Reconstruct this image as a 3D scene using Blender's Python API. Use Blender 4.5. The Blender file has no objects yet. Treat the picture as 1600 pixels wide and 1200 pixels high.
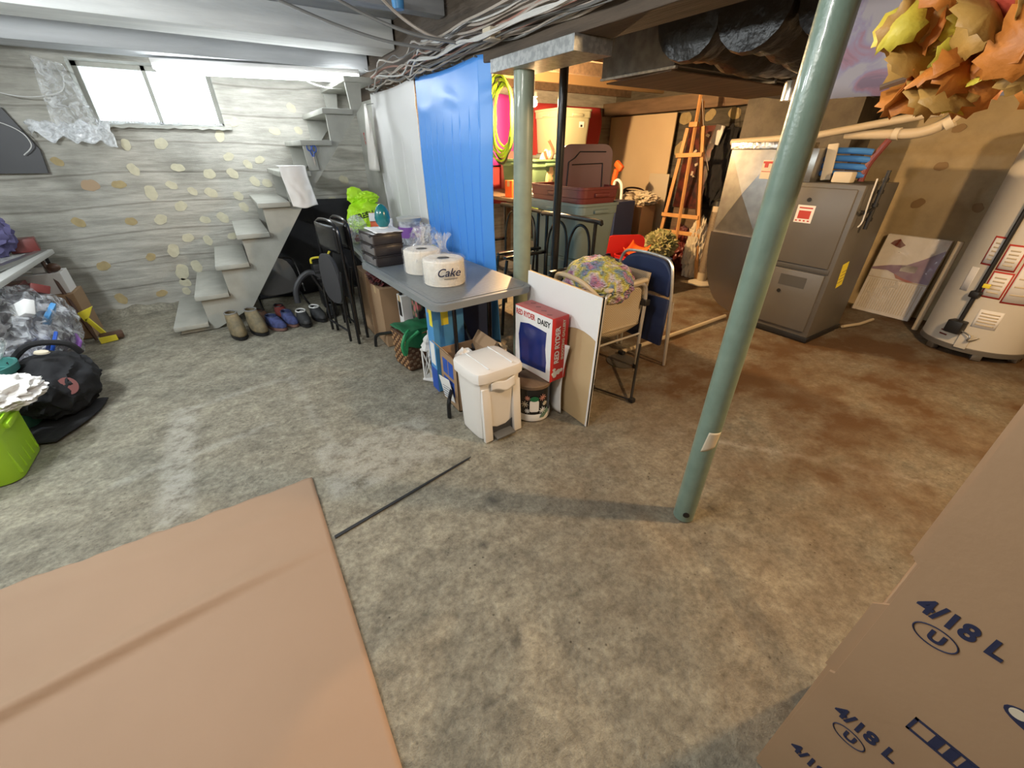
import bpy, bmesh, math, random
import numpy as np
from mathutils import Vector, Matrix, Euler, noise
random.seed(7)
R = math.radians
S = bpy.context.scene
COL = S.collection

# ---------------------------------------------------------------- camera
cam_d = bpy.data.cameras.new('camera')
cam = bpy.data.objects.new('camera', cam_d); COL.objects.link(cam)
cam_d.sensor_width = 36.0; cam_d.lens = 628.0/1600*36; cam_d.clip_start = 0.02
cam.location = (0, 0, 1.45)
cam.rotation_euler = (R(90-30.1), 0, R(-33.0))
S.camera = cam

# ---------------------------------------------------------------- exposure, world, lamps
S.view_settings.view_transform = 'Standard'; S.view_settings.look = 'None'
S.view_settings.gamma = 1.0; S.view_settings.use_curve_mapping = False
S.view_settings.exposure = 0.0
W = bpy.data.worlds.new('daylight'); S.world = W; W.use_nodes = True
W.node_tree.nodes['Background'].inputs[0].default_value = (0.80, 0.92, 1.0, 1)
W.node_tree.nodes['Background'].inputs[1].default_value = 4.5

def lamp(name, kind, loc, energy, color, rot=(0,0,0), size=0.1, size_y=None, radius=0.03):
    d = bpy.data.lights.new(name, kind); d.energy = energy; d.color = color
    if kind == 'AREA':
        d.shape = 'RECTANGLE' if size_y else 'SQUARE'; d.size = size
        if size_y: d.size_y = size_y
    else: d.shadow_soft_size = radius
    o = bpy.data.objects.new(name, d); COL.objects.link(o); o.location = loc; o.rotation_euler = rot
    return o
WARM = (1.0, 0.66, 0.33); COOL = (0.90, 0.97, 1.0)
# tube light over the window side, one bare bulb behind the beam, one bare bulb near the water heater,
# plus added unseen fill lamps overhead and along the left
lamp('heater_side_bulb_glow', 'POINT', (2.62, -0.35, 1.98), 175, (1.0,0.66,0.34), radius=0.05)
for i in range(2):   # added fill pairs without fixtures: overhead near the camera, and at the left
    lamp('added_overhead_fill', 'POINT', (-0.65+0.7*i, 0.95, 2.02), 32, (1.0,0.96,0.90), radius=0.07)  # added to brighten the foreground and ceiling, out of view
    lamp('added_left_fill', 'POINT', (-1.50, 2.2+0.9*i, 1.98), 68, COOL, radius=0.07)  # added to lift the left wall and pile, out of view

# ---------------------------------------------------------------- materials
M = {}
def mat(name, col, rough=0.6, metal=0.0, nz=None, bump=None, emit=None, alpha=None, trans=0, coat=0, stretch=(1,1,1), sheen=0):
    """nz = (scale, second colour, amount-contrast) ; bump = (scale, strength)"""
    if name in M: return M[name]
    m = bpy.data.materials.new(name); m.use_nodes = True; M[name] = m
    nt = m.node_tree; b = nt.nodes['Principled BSDF']
    b.inputs['Base Color'].default_value = (*col, 1)
    b.inputs['Roughness'].default_value = rough; b.inputs['Metallic'].default_value = metal
    if coat: b.inputs['Coat Weight'].default_value = coat
    if trans: b.inputs['Transmission Weight'].default_value = trans
    tc = nt.nodes.new('ShaderNodeTexCoord'); mp = nt.nodes.new('ShaderNodeMapping')
    mp.inputs['Scale'].default_value = stretch
    nt.links.new(tc.outputs['Object'], mp.inputs['Vector'])
    if nz:
        n = nt.nodes.new('ShaderNodeTexNoise'); n.inputs['Scale'].default_value = nz[0]; n.inputs['Detail'].default_value = 5
        nt.links.new(mp.outputs[0], n.inputs['Vector'])
        r = nt.nodes.new('ShaderNodeValToRGB'); k = nz[2] if len(nz) > 2 else 0.15
        r.color_ramp.elements[0].position = 0.5-k; r.color_ramp.elements[1].position = 0.5+k
        r.color_ramp.elements[0].color = (*nz[1], 1); r.color_ramp.elements[1].color = (*col, 1)
        nt.links.new(n.outputs['Fac'], r.inputs[0]); nt.links.new(r.outputs[0], b.inputs['Base Color'])
    if bump:
        n = nt.nodes.new('ShaderNodeTexNoise'); n.inputs['Scale'].default_value = bump[0]; n.inputs['Detail'].default_value = 4
        nt.links.new(mp.outputs[0], n.inputs['Vector'])
        bp = nt.nodes.new('ShaderNodeBump'); bp.inputs['Strength'].default_value = bump[1]; bp.inputs['Distance'].default_value = 0.01
        nt.links.new(n.outputs['Fac'], bp.inputs['Height']); nt.links.new(bp.outputs[0], b.inputs['Normal'])
    if emit:
        b.inputs['Emission Color'].default_value = (*emit[0], 1); b.inputs['Emission Strength'].default_value = emit[1]
    if alpha is not None: b.inputs['Alpha'].default_value = alpha
    return m

def film(name, col=(0.9,0.93,0.96), opac=0.25, rough=0.12, scale=18, strength=0.9, contrast=0.12):
    """thin crinkled plastic film: see-through with glossy creases"""
    if name in M: return M[name]
    m = bpy.data.materials.new(name); m.use_nodes = True; M[name] = m
    nt = m.node_tree; b = nt.nodes['Principled BSDF']; out = nt.nodes['Material Output']
    b.inputs['Base Color'].default_value = (*col, 1); b.inputs['Roughness'].default_value = rough
    b.inputs['Specular IOR Level'].default_value = 0.8
    tr = nt.nodes.new('ShaderNodeBsdfTransparent'); mx = nt.nodes.new('ShaderNodeMixShader')
    tc = nt.nodes.new('ShaderNodeTexCoord')
    n = nt.nodes.new('ShaderNodeTexNoise'); n.inputs['Scale'].default_value = scale; n.inputs['Detail'].default_value = 3; n.inputs['Distortion'].default_value = 1.2
    nt.links.new(tc.outputs['Object'], n.inputs['Vector'])
    bp = nt.nodes.new('ShaderNodeBump'); bp.inputs['Strength'].default_value = strength; bp.inputs['Distance'].default_value = 0.02
    nt.links.new(n.outputs['Fac'], bp.inputs['Height']); nt.links.new(bp.outputs[0], b.inputs['Normal'])
    mr = nt.nodes.new('ShaderNodeMapRange'); mr.inputs[1].default_value = 0.5-contrast; mr.inputs[2].default_value = 0.5+contrast
    mr.inputs[3].default_value = max(0, opac-0.15); mr.inputs[4].default_value = min(1, opac+0.25)
    nt.links.new(n.outputs['Fac'], mr.inputs[0]); nt.links.new(mr.outputs[0], mx.inputs[0])
    nt.links.new(tr.outputs[0], mx.inputs[1]); nt.links.new(b.outputs[0], mx.inputs[2]); nt.links.new(mx.outputs[0], out.inputs[0])
    return m

# ---------------------------------------------------------------- mesh helpers
def nb(): return bmesh.new()
def rotm(r): return Euler(r).to_matrix().to_4x4()
def box(bm, c, s, r=(0,0,0), bev=0.0, seg=2):
    g = bmesh.ops.create_cube(bm, size=1.0, matrix=Matrix.Translation(c) @ rotm(r) @ Matrix.Diagonal((*s, 1)))
    if bev:
        es = list({e for v in g['verts'] for e in v.link_edges})
        bmesh.ops.bevel(bm, geom=es, offset=bev, segments=seg, profile=0.5, affect='EDGES')
    return bm
def bx(bm, x0,x1,y0,y1,z0,z1, bev=0.0): return box(bm, ((x0+x1)/2,(y0+y1)/2,(z0+z1)/2), (abs(x1-x0),abs(y1-y0),abs(z1-z0)), bev=bev)
def cyl(bm, p0, p1, r0, r1=None, n=16):
    p0 = Vector(p0); p1 = Vector(p1); d = p1-p0; r1 = r0 if r1 is None else r1
    q = d.to_track_quat('Z','Y').to_matrix().to_4x4()
    bmesh.ops.create_cone(bm, cap_ends=True, cap_tris=False, segments=n, radius1=r0, radius2=r1, depth=d.length, matrix=Matrix.Translation((p0+p1)/2) @ q)
    return bm
def smoothpath(pts, k=6, closed=False):
    P = [Vector(p) for p in pts]; n = len(P); out = []
    rng = range(n if closed else n-1)
    for i in rng:
        if closed: a,b,c,d = P[(i-1)%n],P[i],P[(i+1)%n],P[(i+2)%n]
        else: a,b,c,d = P[max(i-1,0)],P[i],P[i+1],P[min(i+2,n-1)]
        for j in range(k):
            t = j/k
            out.append(0.5*((2*b)+(c-a)*t+(2*a-5*b+4*c-d)*t*t+(3*b-a-3*c+d)*t**3))
    if not closed: out.append(P[-1])
    return out
def tube(bm, pts, r, n=8, closed=False, k=0):
    P = smoothpath(pts, k, closed) if k else [Vector(p) for p in pts]
    m = len(P); rings = []; up = Vector((0,0,1)); prev = None
    for i in range(m):
        if closed: t = (P[(i+1)%m]-P[i-1])
        else: t = P[min(i+1,m-1)]-P[max(i-1,0)]
        t = t.normalized() if t.length > 1e-9 else Vector((1,0,0))
        if prev is None:
            u = t.cross(up); u = u.normalized() if u.length > 1e-3 else t.cross(Vector((1,0,0))).normalized()
        else:
            u = prev - t*prev.dot(t); u = u.normalized() if u.length > 1e-6 else t.cross(up).normalized()
        prev = u; v = t.cross(u); rr = r[i] if isinstance(r,(list,tuple)) and len(r)==m else (r if not isinstance(r,(list,tuple)) else r[0])
        rings.append([bm.verts.new(P[i]+(u*math.cos(2*math.pi*j/n)+v*math.sin(2*math.pi*j/n))*rr) for j in range(n)])
    for i in range(m if closed else m-1):
        a = rings[i]; b = rings[(i+1)%m]
        for j in range(n): bm.faces.new((a[j],a[(j+1)%n],b[(j+1)%n],b[j]))
    if not closed:
        bm.faces.new(rings[0][::-1]); bm.faces.new(rings[-1])
    return bm
def lathe(bm, prof, n=32, c=(0,0,0), sx=1.0, sy=1.0, power=None):
    """prof = [(r,z)...]; power > 2 squares the section off"""
    rings = []
    for r,z in prof:
        ring = []
        for j in range(n):
            a = 2*math.pi*j/n; x = math.cos(a); y = math.sin(a)
            if power:
                q = (abs(x)**power+abs(y)**power)**(-1/power); x *= q; y *= q
            ring.append(bm.verts.new((c[0]+r*x*sx, c[1]+r*y*sy, c[2]+z)))
        rings.append(ring)
    for a,b in zip(rings, rings[1:]):
        for j in range(n): bm.faces.new((a[j],a[(j+1)%n],b[(j+1)%n],b[j]))
    if prof[0][0] > 1e-4: bm.faces.new(rings[0][::-1])
    if prof[-1][0] > 1e-4: bm.faces.new(rings[-1])
    return bm
def prism(bm, pts, vec):
    vec = Vector(vec); a = [bm.verts.new(p) for p in pts]; b = [bm.verts.new(Vector(p)+vec) for p in pts]; n = len(a)
    bm.faces.new(a[::-1]); bm.faces.new(b)
    for i in range(n): bm.faces.new((a[i],a[(i+1)%n],b[(i+1)%n],b[i]))
    return bm
def sheet(bm, fn, nu, nv):
    g = [[bm.verts.new(fn(i/nu, j/nv)) for j in range(nv+1)] for i in range(nu+1)]
    for i in range(nu):
        for j in range(nv): bm.faces.new((g[i][j],g[i+1][j],g[i+1][j+1],g[i][j+1]))
    return bm
def blob(bm, c, s, seed=0, amp=0.25, freq=2.2, sub=4, flat=None, ridged=True):
    g = bmesh.ops.create_icosphere(bm, subdivisions=sub, radius=1.0)
    off = Vector((seed*3.7, seed*1.3, -seed*2.1))
    for v in g['verts']:
        p = v.co.copy(); n = noise.noise(p*freq+off)
        if ridged: n = 0.5-abs(noise.noise(p*freq*1.3+off))*2 + 0.5*noise.noise(p*freq*3+off)
        v.co = p*(1+amp*n)
        if flat is not None and v.co.z < flat: v.co.z = flat + (v.co.z-flat)*0.05
        v.co = Vector((v.co.x*s[0]+c[0], v.co.y*s[1]+c[1], v.co.z*s[2]+c[2]))
    return bm
def obj(name, bm, m, parent=None, smooth=True, solid=0.0, angle=35, loc=None, rot=None):
    bmesh.ops.recalc_face_normals(bm, faces=bm.faces[:])
    me = bpy.data.meshes.new(name); bm.to_mesh(me); bm.free()
    ms = m if isinstance(m, (list,tuple)) else [m]
    for x in ms: me.materials.append(M[x] if isinstance(x, str) else x)
    if smooth:
        me.polygons.foreach_set('use_smooth', [True]*len(me.polygons)); me.set_sharp_from_angle(angle=R(angle))
    o = bpy.data.objects.new(name, me); COL.objects.link(o)
    if parent: o.parent = parent
    if loc: o.location = loc
    if rot: o.rotation_euler = rot
    if solid:
        md = o.modifiers.new('thickness','SOLIDIFY'); md.thickness = solid; md.offset = 0
    return o
def thing(name, label, cat, loc=(0,0,0), rz=0.0, group=None, rot=None):
    o = bpy.data.objects.new(name, None); COL.objects.link(o); o.empty_display_size = 0.05
    o.location = loc; o.rotation_euler = rot if rot else (0,0,rz); o['label'] = label; o['category'] = cat
    if group: o['group'] = group
    return o
def tag(o, label, cat, group=None):
    o['label'] = label; o['category'] = cat
    if group: o['group'] = group
    return o
def struct(o): o['kind'] = 'structure'; return o
def text(name, body, size, loc, rot, m, parent=None, ext=0.0006, align='LEFT', shear=0.0, bold=0.0, sx=1.0):
    c = bpy.data.curves.new(name, 'FONT'); c.body = body; c.size = size; c.extrude = ext; c.align_x = align; c.shear = shear; c.offset = bold
    t = bpy.data.objects.new(name, c); COL.objects.link(t)
    dg = bpy.context.evaluated_depsgraph_get(); me = bpy.data.meshes.new_from_object(t.evaluated_get(dg))
    COL.objects.unlink(t); bpy.data.objects.remove(t)
    me.materials.clear(); me.materials.append(M[m] if isinstance(m,str) else m)
    o = bpy.data.objects.new(name, me); COL.objects.link(o); o.location = loc; o.rotation_euler = rot; o.scale = (sx,1,1)
    if parent: o.parent = parent
    return o
def dup(root, loc=None, rz=None, label=None, group=None, rot=None):
    r = root.copy(); COL.objects.link(r)
    if loc is not None: r.location = loc
    if rz is not None: r.rotation_euler = (0,0,rz)
    if rot is not None: r.rotation_euler = rot
    if label: r['label'] = label
    if group: r['group'] = group
    for ch in list(root.children):
        c = ch.copy(); COL.objects.link(c); c.parent = r
        for g in list(ch.children):
            d = g.copy(); COL.objects.link(d); d.parent = c
    return r
FY = (R(90),0,0)          # lettering that faces -Y
FX = (R(90),0,R(-90))     # lettering that faces -X

# palette
mat('grey_paint', (0.42,0.42,0.375), 0.55, nz=(6,(0.33,0.33,0.29),0.2), bump=(40,0.15))
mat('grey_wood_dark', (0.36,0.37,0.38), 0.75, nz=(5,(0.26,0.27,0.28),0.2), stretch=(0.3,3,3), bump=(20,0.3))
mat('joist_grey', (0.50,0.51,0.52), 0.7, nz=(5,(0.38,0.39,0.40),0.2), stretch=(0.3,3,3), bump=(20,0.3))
mat('beam_wood', (0.115,0.085,0.06), 0.8, nz=(5,(0.06,0.045,0.032),0.2), stretch=(4,0.4,4), bump=(25,0.5))
mat('raw_wood', (0.34,0.22,0.11), 0.7, nz=(6,(0.36,0.22,0.10),0.2), stretch=(4,0.5,4))
mat('old_wood', (0.20,0.13,0.08), 0.8, nz=(6,(0.12,0.08,0.05),0.2), stretch=(4,0.5,4))
mat('black', (0.012,0.012,0.013), 0.5)
mat('black_gloss', (0.012,0.012,0.013), 0.22)
mat('black_cloth', (0.014,0.014,0.016), 0.9, bump=(20,0.6))
mat('dark_grey', (0.05,0.05,0.055), 0.5)
mat('seat_grey', (0.12,0.12,0.115), 0.5, bump=(60,0.1))
mat('white', (0.78,0.78,0.77), 0.5)
mat('white_paper', (0.80,0.79,0.77), 0.7, bump=(12,0.25))
mat('white_plastic', (0.80,0.77,0.73), 0.35)
mat('white_metal', (0.72,0.71,0.69), 0.4)
mat('green_post', (0.19,0.27,0.22), 0.30, nz=(14,(0.15,0.22,0.18),0.2), bump=(60,0.12), coat=0.3)
mat('green_post_pale', (0.30,0.36,0.28), 0.38, nz=(12,(0.24,0.29,0.23),0.2), coat=0.2)
mat('galvanised', (0.48,0.49,0.48), 0.42, 0.75, nz=(45,(0.34,0.35,0.35),0.08))
mat('duct_dark', (0.16,0.155,0.145), 0.45, 0.6, nz=(16,(0.10,0.098,0.09),0.15), bump=(22,0.2))
mat('foil', (0.62,0.62,0.61), 0.28, 0.9, bump=(30,1.0))
mat('black_foil', (0.03,0.03,0.03), 0.35, 0.2, nz=(9,(0.012,0.012,0.012),0.2), bump=(11,1.5))
mat('cardboard', (0.38,0.245,0.14), 0.8, nz=(3,(0.34,0.215,0.12),0.2), bump=(60,0.06))
mat('cardboard_pale', (0.55,0.40,0.22), 0.8, nz=(3,(0.50,0.36,0.19),0.2))
mat('cardboard_light', (0.70,0.56,0.36), 0.8, nz=(3,(0.66,0.52,0.33),0.2))
mat('ink', (0.015,0.02,0.06), 0.7)
mat('black_ink', (0.01,0.01,0.01), 0.6)
mat('red', (0.55,0.02,0.02), 0.35)
mat('red_ink', (0.50,0.05,0.04), 0.6)
mat('orange', (0.85,0.13,0.02), 0.4)
mat('yellow', (0.85,0.72,0.05), 0.5)
mat('lime', (0.48,0.85,0.02), 0.5, bump=(9,0.5))
mat('lime_plastic', (0.42,0.72,0.03), 0.4)
mat('teal', (0.01,0.17,0.19), 0.2, coat=0.6)
mat('maroon', (0.17,0.035,0.03), 0.4)
mat('maroon_lid', (0.13,0.06,0.065), 0.45)
mat('navy', (0.02,0.035,0.10), 0.5)
mat('blue', (0.02,0.09,0.45), 0.4)
mat('sky_blue', (0.08,0.30,0.62), 0.4)
mat('pipe_blue', (0.05,0.20,0.55), 0.4)
mat('purple', (0.30,0.12,0.45), 0.5)
mat('tote_grey', (0.20,0.26,0.25), 0.45)
mat('tote_beige', (0.42,0.42,0.29), 0.45)
mat('tote_pale', (0.50,0.50,0.47), 0.45)
mat('tote_green', (0.12,0.20,0.11), 0.5)
mat('chrome', (0.78,0.77,0.73), 0.30, 0.75)
mat('steel', (0.35,0.35,0.34), 0.35, 0.9)
mat('pvc', (0.55,0.46,0.32), 0.4)
mat('easel_wood', (0.62,0.33,0.12), 0.5, nz=(8,(0.52,0.26,0.09),0.2))
mat('beige_plastic', (0.56,0.47,0.33), 0.45)
mat('cream', (0.62,0.55,0.42), 0.6)
mat('brown_leather', (0.10,0.05,0.03), 0.4)
film('clear_film'); film('milky_film', opac=0.5)
film('bag_film', (0.93,0.95,0.97), 0.22, 0.1, 22, 1.0)
# ---------------------------------------------------------------- the shell of the basement
def vcol_mat():
    m = bpy.data.materials.new('worn_concrete'); m.use_nodes = True; nt = m.node_tree; b = nt.nodes['Principled BSDF']; L = nt.links.new
    def N(t, **k):
        n = nt.nodes.new(t)
        for a,v in k.items(): n.inputs[a].default_value = v
        return n
    tc = N('ShaderNodeTexCoord')
    big = N('ShaderNodeTexNoise', Scale=1.7, Detail=8, Roughness=0.65); mid = N('ShaderNodeTexNoise', Scale=9, Detail=8, Roughness=0.75)
    fin = N('ShaderNodeTexNoise', Scale=46, Detail=6, Roughness=0.75); vor = N('ShaderNodeTexVoronoi', Scale=30)
    mp = N('ShaderNodeMapping'); mp.inputs['Rotation'].default_value = (0,0,0.5); mp.inputs['Scale'].default_value = (1,1.25,1)
    L(tc.outputs['Object'], mp.inputs[0])
    for n in (big, mid): L(mp.outputs[0], n.inputs['Vector'])
    for n in (fin, vor): L(tc.outputs['Object'], n.inputs['Vector'])
    r1 = N('ShaderNodeValToRGB'); e = r1.color_ramp.elements
    e[0].position = 0.32; e[0].color = (0.175,0.163,0.135,1); e[1].position = 0.68; e[1].color = (0.40,0.385,0.325,1)
    L(mid.outputs['Fac'], r1.inputs[0])
    r2 = N('ShaderNodeValToRGB'); e = r2.color_ramp.elements
    e[0].position = 0.30; e[0].color = (0.72,0.72,0.70,1); e[1].position = 0.62; e[1].color = (1.18,1.14,1.06,1)
    L(big.outputs['Fac'], r2.inputs[0])
    mul = N('ShaderNodeMix'); mul.data_type = 'RGBA'; mul.blend_type = 'MULTIPLY'; mul.inputs[0].default_value = 1
    L(r1.outputs[0], mul.inputs[6]); L(r2.outputs[0], mul.inputs[7])
    rs = N('ShaderNodeValToRGB'); e = rs.color_ramp.elements; e[0].position = 0.34; e[0].color = (0.58,0.57,0.55,1); e[1].position = 0.62; e[1].color = (1.26,1.24,1.18,1)
    L(fin.outputs['Fac'], rs.inputs[0])
    ml = N('ShaderNodeMix'); ml.data_type = 'RGBA'; ml.blend_type = 'MULTIPLY'; ml.inputs[0].default_value = 0.8
    L(mul.outputs[2], ml.inputs[6]); L(rs.outputs[0], ml.inputs[7]); mul = ml
    # pits
    r3 = N('ShaderNodeValToRGB'); e = r3.color_ramp.elements; e[0].position = 0.07; e[0].color = (0.25,0.24,0.22,1); e[1].position = 0.17; e[1].color = (1,1,1,1)
    L(vor.outputs['Distance'], r3.inputs[0])
    pm = N('ShaderNodeTexNoise', Scale=3.1, Detail=3); L(tc.outputs['Object'], pm.inputs['Vector'])
    pr = N('ShaderNodeMapRange'); pr.inputs[1].default_value = 0.50; pr.inputs[2].default_value = 0.62; L(pm.outputs['Fac'], pr.inputs[0])
    mul2 = N('ShaderNodeMix'); mul2.data_type = 'RGBA'; mul2.blend_type = 'MULTIPLY'; L(pr.outputs[0], mul2.inputs[0])
    L(mul.outputs[2], mul2.inputs[6]); L(r3.outputs[0], mul2.inputs[7])
    # stains and chalky patches carried on the mesh
    at = N('ShaderNodeAttribute'); at.attribute_name = 'wear'
    sp = N('ShaderNodeSeparateColor'); L(at.outputs['Color'], sp.inputs[0])
    mixp = N('ShaderNodeMix'); mixp.data_type = 'RGBA'; mixp.inputs[7].default_value = (0.46,0.44,0.38,1)
    mm = N('ShaderNodeMath'); mm.operation = 'MULTIPLY'; L(sp.outputs[0], mm.inputs[0])
    ms = N('ShaderNodeMapRange'); ms.inputs[1].default_value = 0.38; ms.inputs[2].default_value = 0.60; L(mid.outputs['Fac'], ms.inputs[0]); L(ms.outputs[0], mm.inputs[1])
    L(mm.outputs[0], mixp.inputs[0]); L(mul2.outputs[2], mixp.inputs[6])
    mixr = N('ShaderNodeMix'); mixr.data_type = 'RGBA'; mixr.inputs[7].default_value = (0.115,0.058,0.020,1)
    mm2 = N('ShaderNodeMath'); mm2.operation = 'MULTIPLY'; L(sp.outputs[1], mm2.inputs[0]); 
    ms2 = N('ShaderNodeMapRange'); ms2.inputs[1].default_value = 0.30; ms2.inputs[2].default_value = 0.56; L(big.outputs['Fac'], ms2.inputs[0]); L(ms2.outputs[0], mm2.inputs[1])
    L(mm2.outputs[0], mixr.inputs[0]); L(mixp.outputs[2], mixr.inputs[6])
    mixd = N('ShaderNodeMix'); mixd.data_type = 'RGBA'; mixd.inputs[7].default_value = (0.035,0.03,0.026,1)
    L(sp.outputs[2], mixd.inputs[0]); L(mixr.outputs[2], mixd.inputs[6])
    L(mixd.outputs[2], b.inputs['Base Color'])
    b.inputs['Roughness'].default_value = 0.78
    add = N('ShaderNodeMath'); add.operation = 'ADD'; L(mid.outputs['Fac'], add.inputs[0])
    m4 = N('ShaderNodeMath'); m4.operation = 'MULTIPLY'; m4.inputs[1].default_value = 0.6; L(fin.outputs['Fac'], m4.inputs[0]); L(m4.outputs[0], add.inputs[1])
    bp = N('ShaderNodeBump', Strength=1.0, Distance=0.016); L(add.outputs[0], bp.inputs['Height']); L(bp.outputs[0], b.inputs['Normal'])
    return m
CONC = vcol_mat()

X0, X1, Y0, Y1, CZ = -2.4, 5.5, -2.6, 5.5, 2.36
nx, ny = 420, 430
xs = np.linspace(X0, X1, nx); ys = np.linspace(Y0, Y1, ny)
GX, GY = np.meshgrid(xs, ys, indexing='ij')
def seg(ax,ay,bx_,by_,w):
    dx,dy = bx_-ax, by_-ay; t = np.clip(((GX-ax)*dx+(GY-ay)*dy)/(dx*dx+dy*dy),0,1)
    d = np.hypot(GX-ax-t*dx, GY-ay-t*dy); return np.clip(1.4-d/w, 0, 1)
def rect(x0,x1,y0,y1,s=0.04):
    return np.clip((GX-x0)/s,0,1)*np.clip((x1-GX)/s,0,1)*np.clip((GY-y0)/s,0,1)*np.clip((y1-GY)/s,0,1)
rng = np.random.RandomState(3)
def vnoise(f, seed):
    r = np.random.RandomState(seed); n = 64; g = r.rand(n,n)
    u = (GX*f)%n; v = (GY*f)%n; i = u.astype(int); j = v.astype(int); a = u-i; b_ = v-j
    a = a*a*(3-2*a); b_ = b_*b_*(3-2*b_); i1 = (i+1)%n; j1 = (j+1)%n
    return (g[i,j]*(1-a)*(1-b_)+g[i1,j]*a*(1-b_)+g[i,j1]*(1-a)*b_+g[i1,j1]*a*b_)
nz1 = vnoise(3,1)*0.6+vnoise(9,2)*0.4
groove = seg(0.0,1.40,0.70,1.545,0.010)*0
slab = rect(0.02,0.68,1.62,2.10,0.03)
patch = np.clip(seg(-0.60,2.95,-0.60,1.95,0.07)*1.2 + seg(-0.85,2.35,-0.15,2.50,0.028)*0.7 + slab*0.75
        + seg(-0.55,2.98,0.05,3.10,0.03)*0.6 + seg(0.05,3.10,0.12,2.1,0.03)*0.5, 0, 1)
patch = np.clip(patch + seg(2.03,0.86,2.42,0.33,0.028)*0.0 + seg(1.9,1.05,2.6,0.12,0.022)*0.8, 0, 1)
rust = np.clip((GX-1.2)/1.0,0,1)*np.clip(0.50+nz1*0.9,0,1)
rust = np.maximum(rust, 0.55*np.clip((GX-0.5)/0.7,0,1)*np.clip(nz1*1.6-0.3,0,1))
dark = groove*0.95
drain = np.hypot(GX-2.25, GY-1.90); dark = np.maximum(dark, np.clip(1.3-drain/0.10,0,1)*0.55)
for (a,c,r) in ((0.52,1.02,0.022),(0.42,0.62,0.02),(0.25,0.52,0.014),(0.68,1.22,0.03),(1.52,0.62,0.02),(2.35,1.2,0.02)):
    dark = np.maximum(dark, np.clip(1.5-np.hypot(GX-a,GY-c)/r,0,1)*0.7)
H = -0.004*nz1 - 0.004 + 0.004*slab - 0.004*groove
vs = np.stack([GX,GY,H],-1).reshape(-1,3)
idx = np.arange(nx*ny).reshape(nx,ny)
f = np.stack([idx[:-1,:-1],idx[1:,:-1],idx[1:,1:],idx[:-1,1:]],-1).reshape(-1,4)
me = bpy.data.meshes.new('floor'); me.vertices.add(len(vs)); me.vertices.foreach_set('co', vs.ravel())
me.loops.add(f.size); me.loops.foreach_set('vertex_index', f.ravel().astype(np.int32))
me.polygons.add(len(f)); me.polygons.foreach_set('loop_start', np.arange(0,f.size,4,dtype=np.int32)); me.polygons.foreach_set('loop_total', np.full(len(f),4,dtype=np.int32))
me.update(); me.validate(); me.polygons.foreach_set('use_smooth',[True]*len(f))
ca = me.color_attributes.new('wear','FLOAT_COLOR','POINT')
cc = np.stack([patch,rust,dark,np.ones_like(patch)],-1).reshape(-1,4); ca.data.foreach_set('color', cc.ravel().astype(np.float32))
me.materials.append(CONC)
floor = struct(bpy.data.objects.new('floor', me)); COL.objects.link(floor)

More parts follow.
